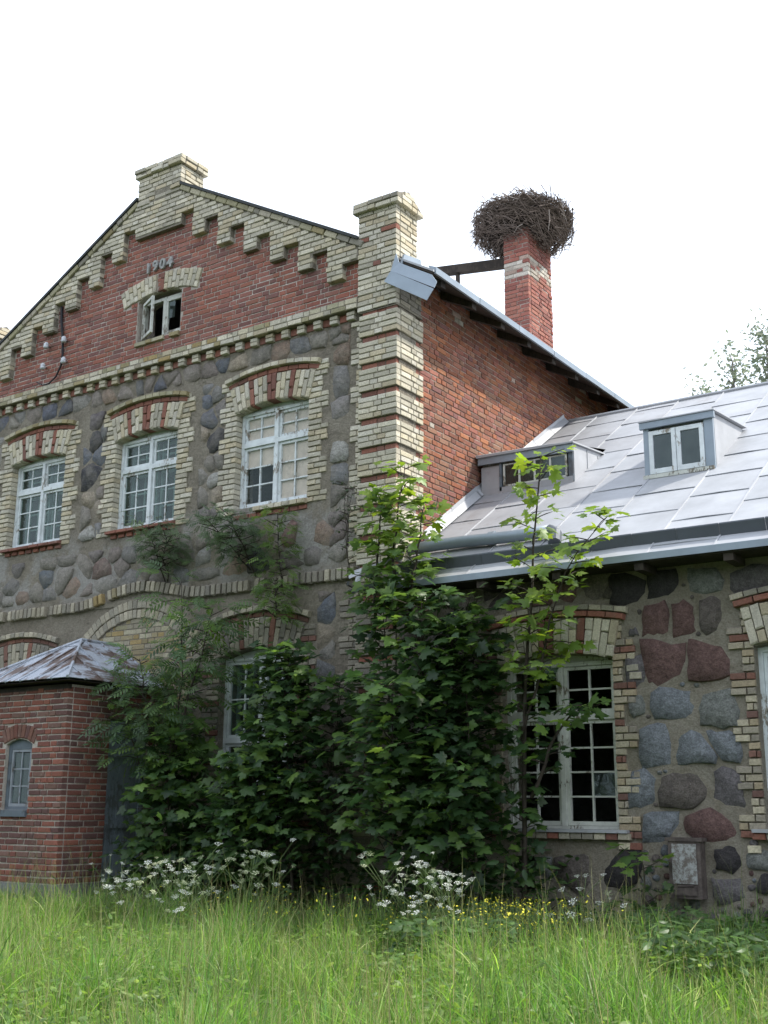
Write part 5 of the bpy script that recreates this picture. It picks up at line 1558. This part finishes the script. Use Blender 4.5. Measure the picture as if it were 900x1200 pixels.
for k, (x, y, h) in enumerate([(-22, -22, 11), (-14, -27, 12.5), (-6, -29, 11.5), (2, -31, 13), (10, -30, 11.5), (18, -29, 12), (26, -26, 11)]):
    crown_tree((x, y, 0), h, 4.4, 200 + k, ('westernmost of its row', 'second of its row from the west', 'third of its row from the west', 'in the middle of its row', 'third of its row from the east', 'second of its row from the east', 'easternmost of its row')[k])

# ---------- grass
def grass(name, n, region, hmin, hmax, pal, seed, width=.006, label=None, mat=None, lean=.5, dens=None):
    rg = np.random.default_rng(seed)
    x = rg.uniform(region[0], region[1], n); y = rg.uniform(region[2], region[3], n)
    # keep only what lies in the view wedge or just beside it
    d = np.stack((x - CAM.x, y - CAM.y), 1)
    f2 = np.array((_f.x, _f.y)); f2 /= np.linalg.norm(f2); r2 = np.array((CR.x, CR.y))
    fw_ = d @ f2; sd = d @ r2
    keep = (fw_ > 3.0) & (np.abs(sd) < fw_ * .42 + .8)
    keep &= ~((x > PX0 - .05) & (x < PX1 + .05) & (y > PY - .05))
    if dens is not None: keep &= dens(x, y, rg)
    x, y = x[keep], y[keep]; n = len(x)
    z = np.array([ground_h(a, b) for a, b in zip(x, y)])
    h = rg.uniform(hmin, hmax, n) ** 1.0 * (.9 + .35 * (np.sin(x * 7.1 + 3 * np.sin(y * 4.3)) * np.sin(y * 6.3 + x * 2.2) > .35)) * (1 + .22 * np.sin(x * 2.1 + 1.3 * np.sin(y * 1.7)) + .12 * np.sin(x * 5.3 + y * 4.1))
    az = rg.uniform(0, 2 * PI, n); ln = rg.uniform(.1, 1, n) ** 1.5 * lean * h
    dx, dy = np.cos(az) * ln, np.sin(az) * ln
    fa = rg.uniform(0, PI, n); wx, wy = np.cos(fa), np.sin(fa)
    w = width * rg.uniform(.6, 1.4, n)
    V = np.zeros((n, 7, 3))
    for i, (t, ww) in enumerate(((0, 1), (.4, .85), (.75, .55))):
        cx = x + dx * t ** 2; cy = y + dy * t ** 2; cz = z + h * (t - .12 * t * t * (ln / h) * 2)
        V[:, 2 * i] = np.stack((cx - wx * w * ww / 2, cy - wy * w * ww / 2, cz), 1)
        V[:, 2 * i + 1] = np.stack((cx + wx * w * ww / 2, cy + wy * w * ww / 2, cz), 1)
    V[:, 6] = np.stack((x + dx, y + dy, z + h * (1 - .24 * ln / h)), 1)
    base = (np.arange(n) * 7)[:, None]
    q = np.array([[0, 1, 3, 2], [2, 3, 5, 4]]); t3 = np.array([[4, 5, 6]])
    quads = (base[:, :, None] + q[None]).reshape(-1, 4); tris = (base + t3).reshape(-1, 3)
    me = bpy.data.meshes.new(name)
    me.vertices.add(n * 7); me.vertices.foreach_set('co', V.ravel())
    nl = quads.size + tris.size; me.loops.add(nl)
    me.loops.foreach_set('vertex_index', np.concatenate((quads.ravel(), tris.ravel())))
    npoly = len(quads) + len(tris); me.polygons.add(npoly)
    ls = np.concatenate((np.arange(len(quads)) * 4, quads.size + np.arange(len(tris)) * 3)); me.polygons.foreach_set('loop_start', ls)
    me.update(calc_edges=True)
    P = np.array(pal); ci = rg.integers(0, len(P), n); c = P[ci] * rg.uniform(.65, 1.45, (n, 1))
    patchy = (np.sin(x * 1.3 + 2) * np.cos(y * 1.9 + x * .5) > .2)
    c[patchy] *= np.array((.82, .92, .9))
    cc = np.concatenate((np.repeat(c[:, None], 7, 1), np.ones((n, 7, 1))), 2)
    a = me.color_attributes.new('bc', 'FLOAT_COLOR', 'POINT'); a.data.foreach_set('color', cc.ravel())
    me.materials.append(mat or LEAF_S)
    return tag(mk(name, me), label, kind='stuff')
GR = [(.135, .255, .045), (.11, .22, .04), (.165, .28, .055), (.085, .175, .04), (.20, .285, .09), (.12, .24, .06), (.24, .27, .13)]
GRASSM = leaf_mat('grass_blades', True, .55, .5)
grass('grass', 210000, (-11, 9, -9.2, -.35), .20, .50, GR, 31, .010, 'tall uncut meadow grass in front of the house', mat=GRASSM, lean=1.15)
grass('seed_grass', 11000, (-11, 9, -8.5, -.6), .5, .8, [(.20, .21, .09), (.26, .24, .12), (.15, .18, .06)], 32, .005, 'pale thin stalks of seeding grass standing above the meadow', lean=.4)
# ground cover and undergrowth
def cover(name, n, fn, shape, size, pal, seed, label):
    r = random.Random(seed); L = []
    while len(L) < n:
        q = fn(r)
        if q is None: continue
        p = Vector(q)
        if inside(p, .02): continue
        tip = Vector((r.gauss(0, 1), r.gauss(0, 1), r.uniform(-.5, .3))).normalized(); nr = Vector((r.gauss(0, .4), r.gauss(0, .4) - .15, 1)); nr = (nr - tip * nr.dot(tip)).normalized()
        k = r.uniform(.7, 1.25); c = r.choice(pal)
        L.append((p, tip.cross(nr), tip, nr, size * r.uniform(.6, 1.3), tuple(x * k for x in c)))
    o = leaf_stuff(L, shape, None, name); tag(o, label)
def under(r):
    x = r.uniform(-4.0, 5.4); y = -abs(r.gauss(0, .55)) - .1
    if y < -1.9: return None
    hh = .75 * (1 - .3 * math.sin(x * 2.3)) * (1.0 if x < 2.4 else .55)
    return (x, y, ground_h(x, y) + r.random() ** .8 * hh)
cover('undergrowth', 3600, under, 'oval', .12, DARKG + [(.05, .09, .03)], 41, 'dark nettles and herbs crowding the foot of the walls')
def herbs(r):
    x, y = r.uniform(-9, 8), -r.uniform(.8, 8.2)
    d = Vector((x, y, 0)) - CAM; f2 = d.dot(_f)
    if f2 < 4 or abs(d.dot(CR)) > f2 * .40: return None
    if math.sin(x * 1.9 + 2 * math.sin(y * 1.3)) + r.gauss(0, .7) < .2: return None
    return (x, y, ground_h(x, y) + .10 + r.random() * .30)
cover('meadow_herbs', 15000, herbs, 'oval', .07, [(.15, .24, .05), (.125, .215, .045), (.18, .26, .07), (.105, .185, .05)], 43, 'low broad-leaved herbs mixed through the meadow grass')
def gout(r):
    x = r.uniform(1.6, 6.2); y = -r.uniform(.4, 2.9)
    if math.sin(x * 2.6 + y * 1.7) < -.1: return None
    return (x, y, ground_h(x, y) + .18 + r.random() * .34)
cover('ground_cover', 2300, gout, 'oval', .11, [(.085, .15, .05), (.10, .17, .06), (.07, .13, .045)], 42, 'patch of broad-leaved weeds in the grass below the wing wall')

# ---------- cow parsley
UMB = MB(); ru = random.Random(9)
for k in range(11):
    a = k * 2.4; rr = .040 * math.sqrt((k + .3) / 11)
    cx, cy, cz = rr * math.cos(a), rr * math.sin(a), .035 - .012 * (rr / .04) ** 2
    UMB.tube([(0, 0, 0), (cx, cy, cz - .003)], .0009, 3, False)
    for q in range(3):
        b = len(UMB.v); s_ = .0052 * ru.uniform(.7, 1.3); ox, oy = cx + ru.gauss(0, .005), cy + ru.gauss(0, .005)
        UMB.v += [(ox + s_ * math.cos(t * 1.2566), oy + s_ * math.sin(t * 1.2566), cz + ru.uniform(-.003, .003)) for t in range(5)]
        UMB.f.append(tuple(b + t for t in range(5)))
UMB_ME = UMB.mesh('umbel', PETAL)
UMB_CREAM = UMB.mesh('umbel', PETALC)
def parsley(x, y, h, n, seed, label, group, cream=.15):
    r = random.Random(seed); z0 = ground_h(x, y)
    th = thing('cow_parsley', (x, y, z0), label, 'wildflower', group)
    st = MB(); top = Vector((x + r.gauss(0, .05), y + r.gauss(0, .05), z0 + h))
    st.tube([(x, y, z0), Vector((x, y, z0)).lerp(top, .5) + Vector((r.gauss(0, .02), r.gauss(0, .02), 0)), top], [.006, .005, .003], 5)
    for k in range(n):
        t = r.uniform(.45, .95); p = Vector((x, y, z0)).lerp(top, t); a = k * 2.4 + r.random()
        e = p + Vector((math.cos(a) * .20, math.sin(a) * .24, .14 + r.uniform(0, .14))) * r.uniform(.4, 1.35)
        st.tube([p, e], .0025, 4, False)
        o = mk('umbel', UMB_CREAM if r.random() < cream else UMB_ME, th); o.location = e; o.rotation_euler = (r.gauss(0, .3), r.gauss(0, .3), a); s = r.uniform(.45, 1.1); o.scale = (s, s, s)
    o = mk('umbel', UMB_ME, th); o.location = top
    st.obj('stem', STEMG, th)
ORD = ['leftmost', 'second from the left', 'third from the left', 'fourth from the left', 'fifth from the left', 'sixth from the left', 'seventh from the left', 'rightmost']
def parsley_clump(pts, n, seed, where, group, cream=.15):
    pts = sorted(pts, key=lambda p: proj((p[0], p[1], .8))[0])
    for i, (x, y, h) in enumerate(pts):
        o = ORD[i] if i < len(pts) - 1 else 'rightmost'
        parsley(x, y, h, n, seed + i, 'white cow parsley, %s in the clump %s' % (o, where), group, cream)
parsley_clump([(-.95, -2.2, .84), (-.55, -2.1, .92), (-.70, -2.4, .78), (-.45, -2.05, .98), (-.25, -2.0, .88), (-1.2, -2.4, .74), (-1.05, -2.6, .68), (-.8, -2.7, .62)], 13, 50, 'below the bush by the porch', 'cow parsley in the left clump', .65)
parsley_clump([(1.15, -1.95, .82), (1.4, -2.0, .80), (1.6, -1.9, .88), (1.85, -2.0, .80), (2.0, -2.05, .72), (1.75, -2.2, .64)], 15, 70, 'before the big corner maple', 'cow parsley in the middle clump')
parsley_clump([(2.95, -1.2, .66), (3.12, -1.4, .56), (2.8, -1.7, .46)], 6, 80, 'under the wing window', 'cow parsley under the wing window')
parsley_clump([(-1.9, -2.5, .62), (-2.2, -2.4, .68), (-1.6, -2.6, .60), (-1.45, -2.45, .72)], 9, 90, 'in front of the porch door', 'cow parsley by the porch')
# ---------- buttercups
def buttercups(n, cx, cy, sx, sy, seed, label, h0=.3, h1=.62):
    r = random.Random(seed); m = MB(); st = MB()
    for i in range(n):
        x, y = r.gauss(cx, sx), r.gauss(cy, sy); z = ground_h(x, y) + r.uniform(h0, h1)
        b = len(m.v); s = r.uniform(.006, .012); tx, ty = r.gauss(0, .5), r.gauss(0, .5)
        m.v += [(x + s * math.cos(k * 1.2566), y + s * math.sin(k * 1.2566), z + s * (tx * math.cos(k * 1.2566) + ty * math.sin(k * 1.2566)) + .004) for k in range(5)] + [(x, y, z - .003)]
        m.f += [(b + k, b + (k + 1) % 5, b + 5) for k in range(5)]
        st.tube([(x + r.gauss(0, .03), y + r.gauss(0, .03), z - .25), (x, y, z - .003)], .0016, 3, False)
    o = mk('buttercups', None); o.location = (cx, cy, .2); tag(o, label, 'wildflower')
    tag(m.obj('flower', YPETAL, o), kind='stuff'); tag(st.obj('stem', STEMG, o), kind='stuff')
buttercups(620, 2.55, -1.85, .32, .26, 61, 'dense patch of tiny yellow buttercups in the grass below the wing window')
buttercups(130, 1.1, -1.9, .7, .25, 62, 'scattered yellow buttercups under the middle cow parsley clump')
buttercups(110, -.4, -1.9, .55, .3, 63, 'scattered yellow buttercups right of the left cow parsley clump')
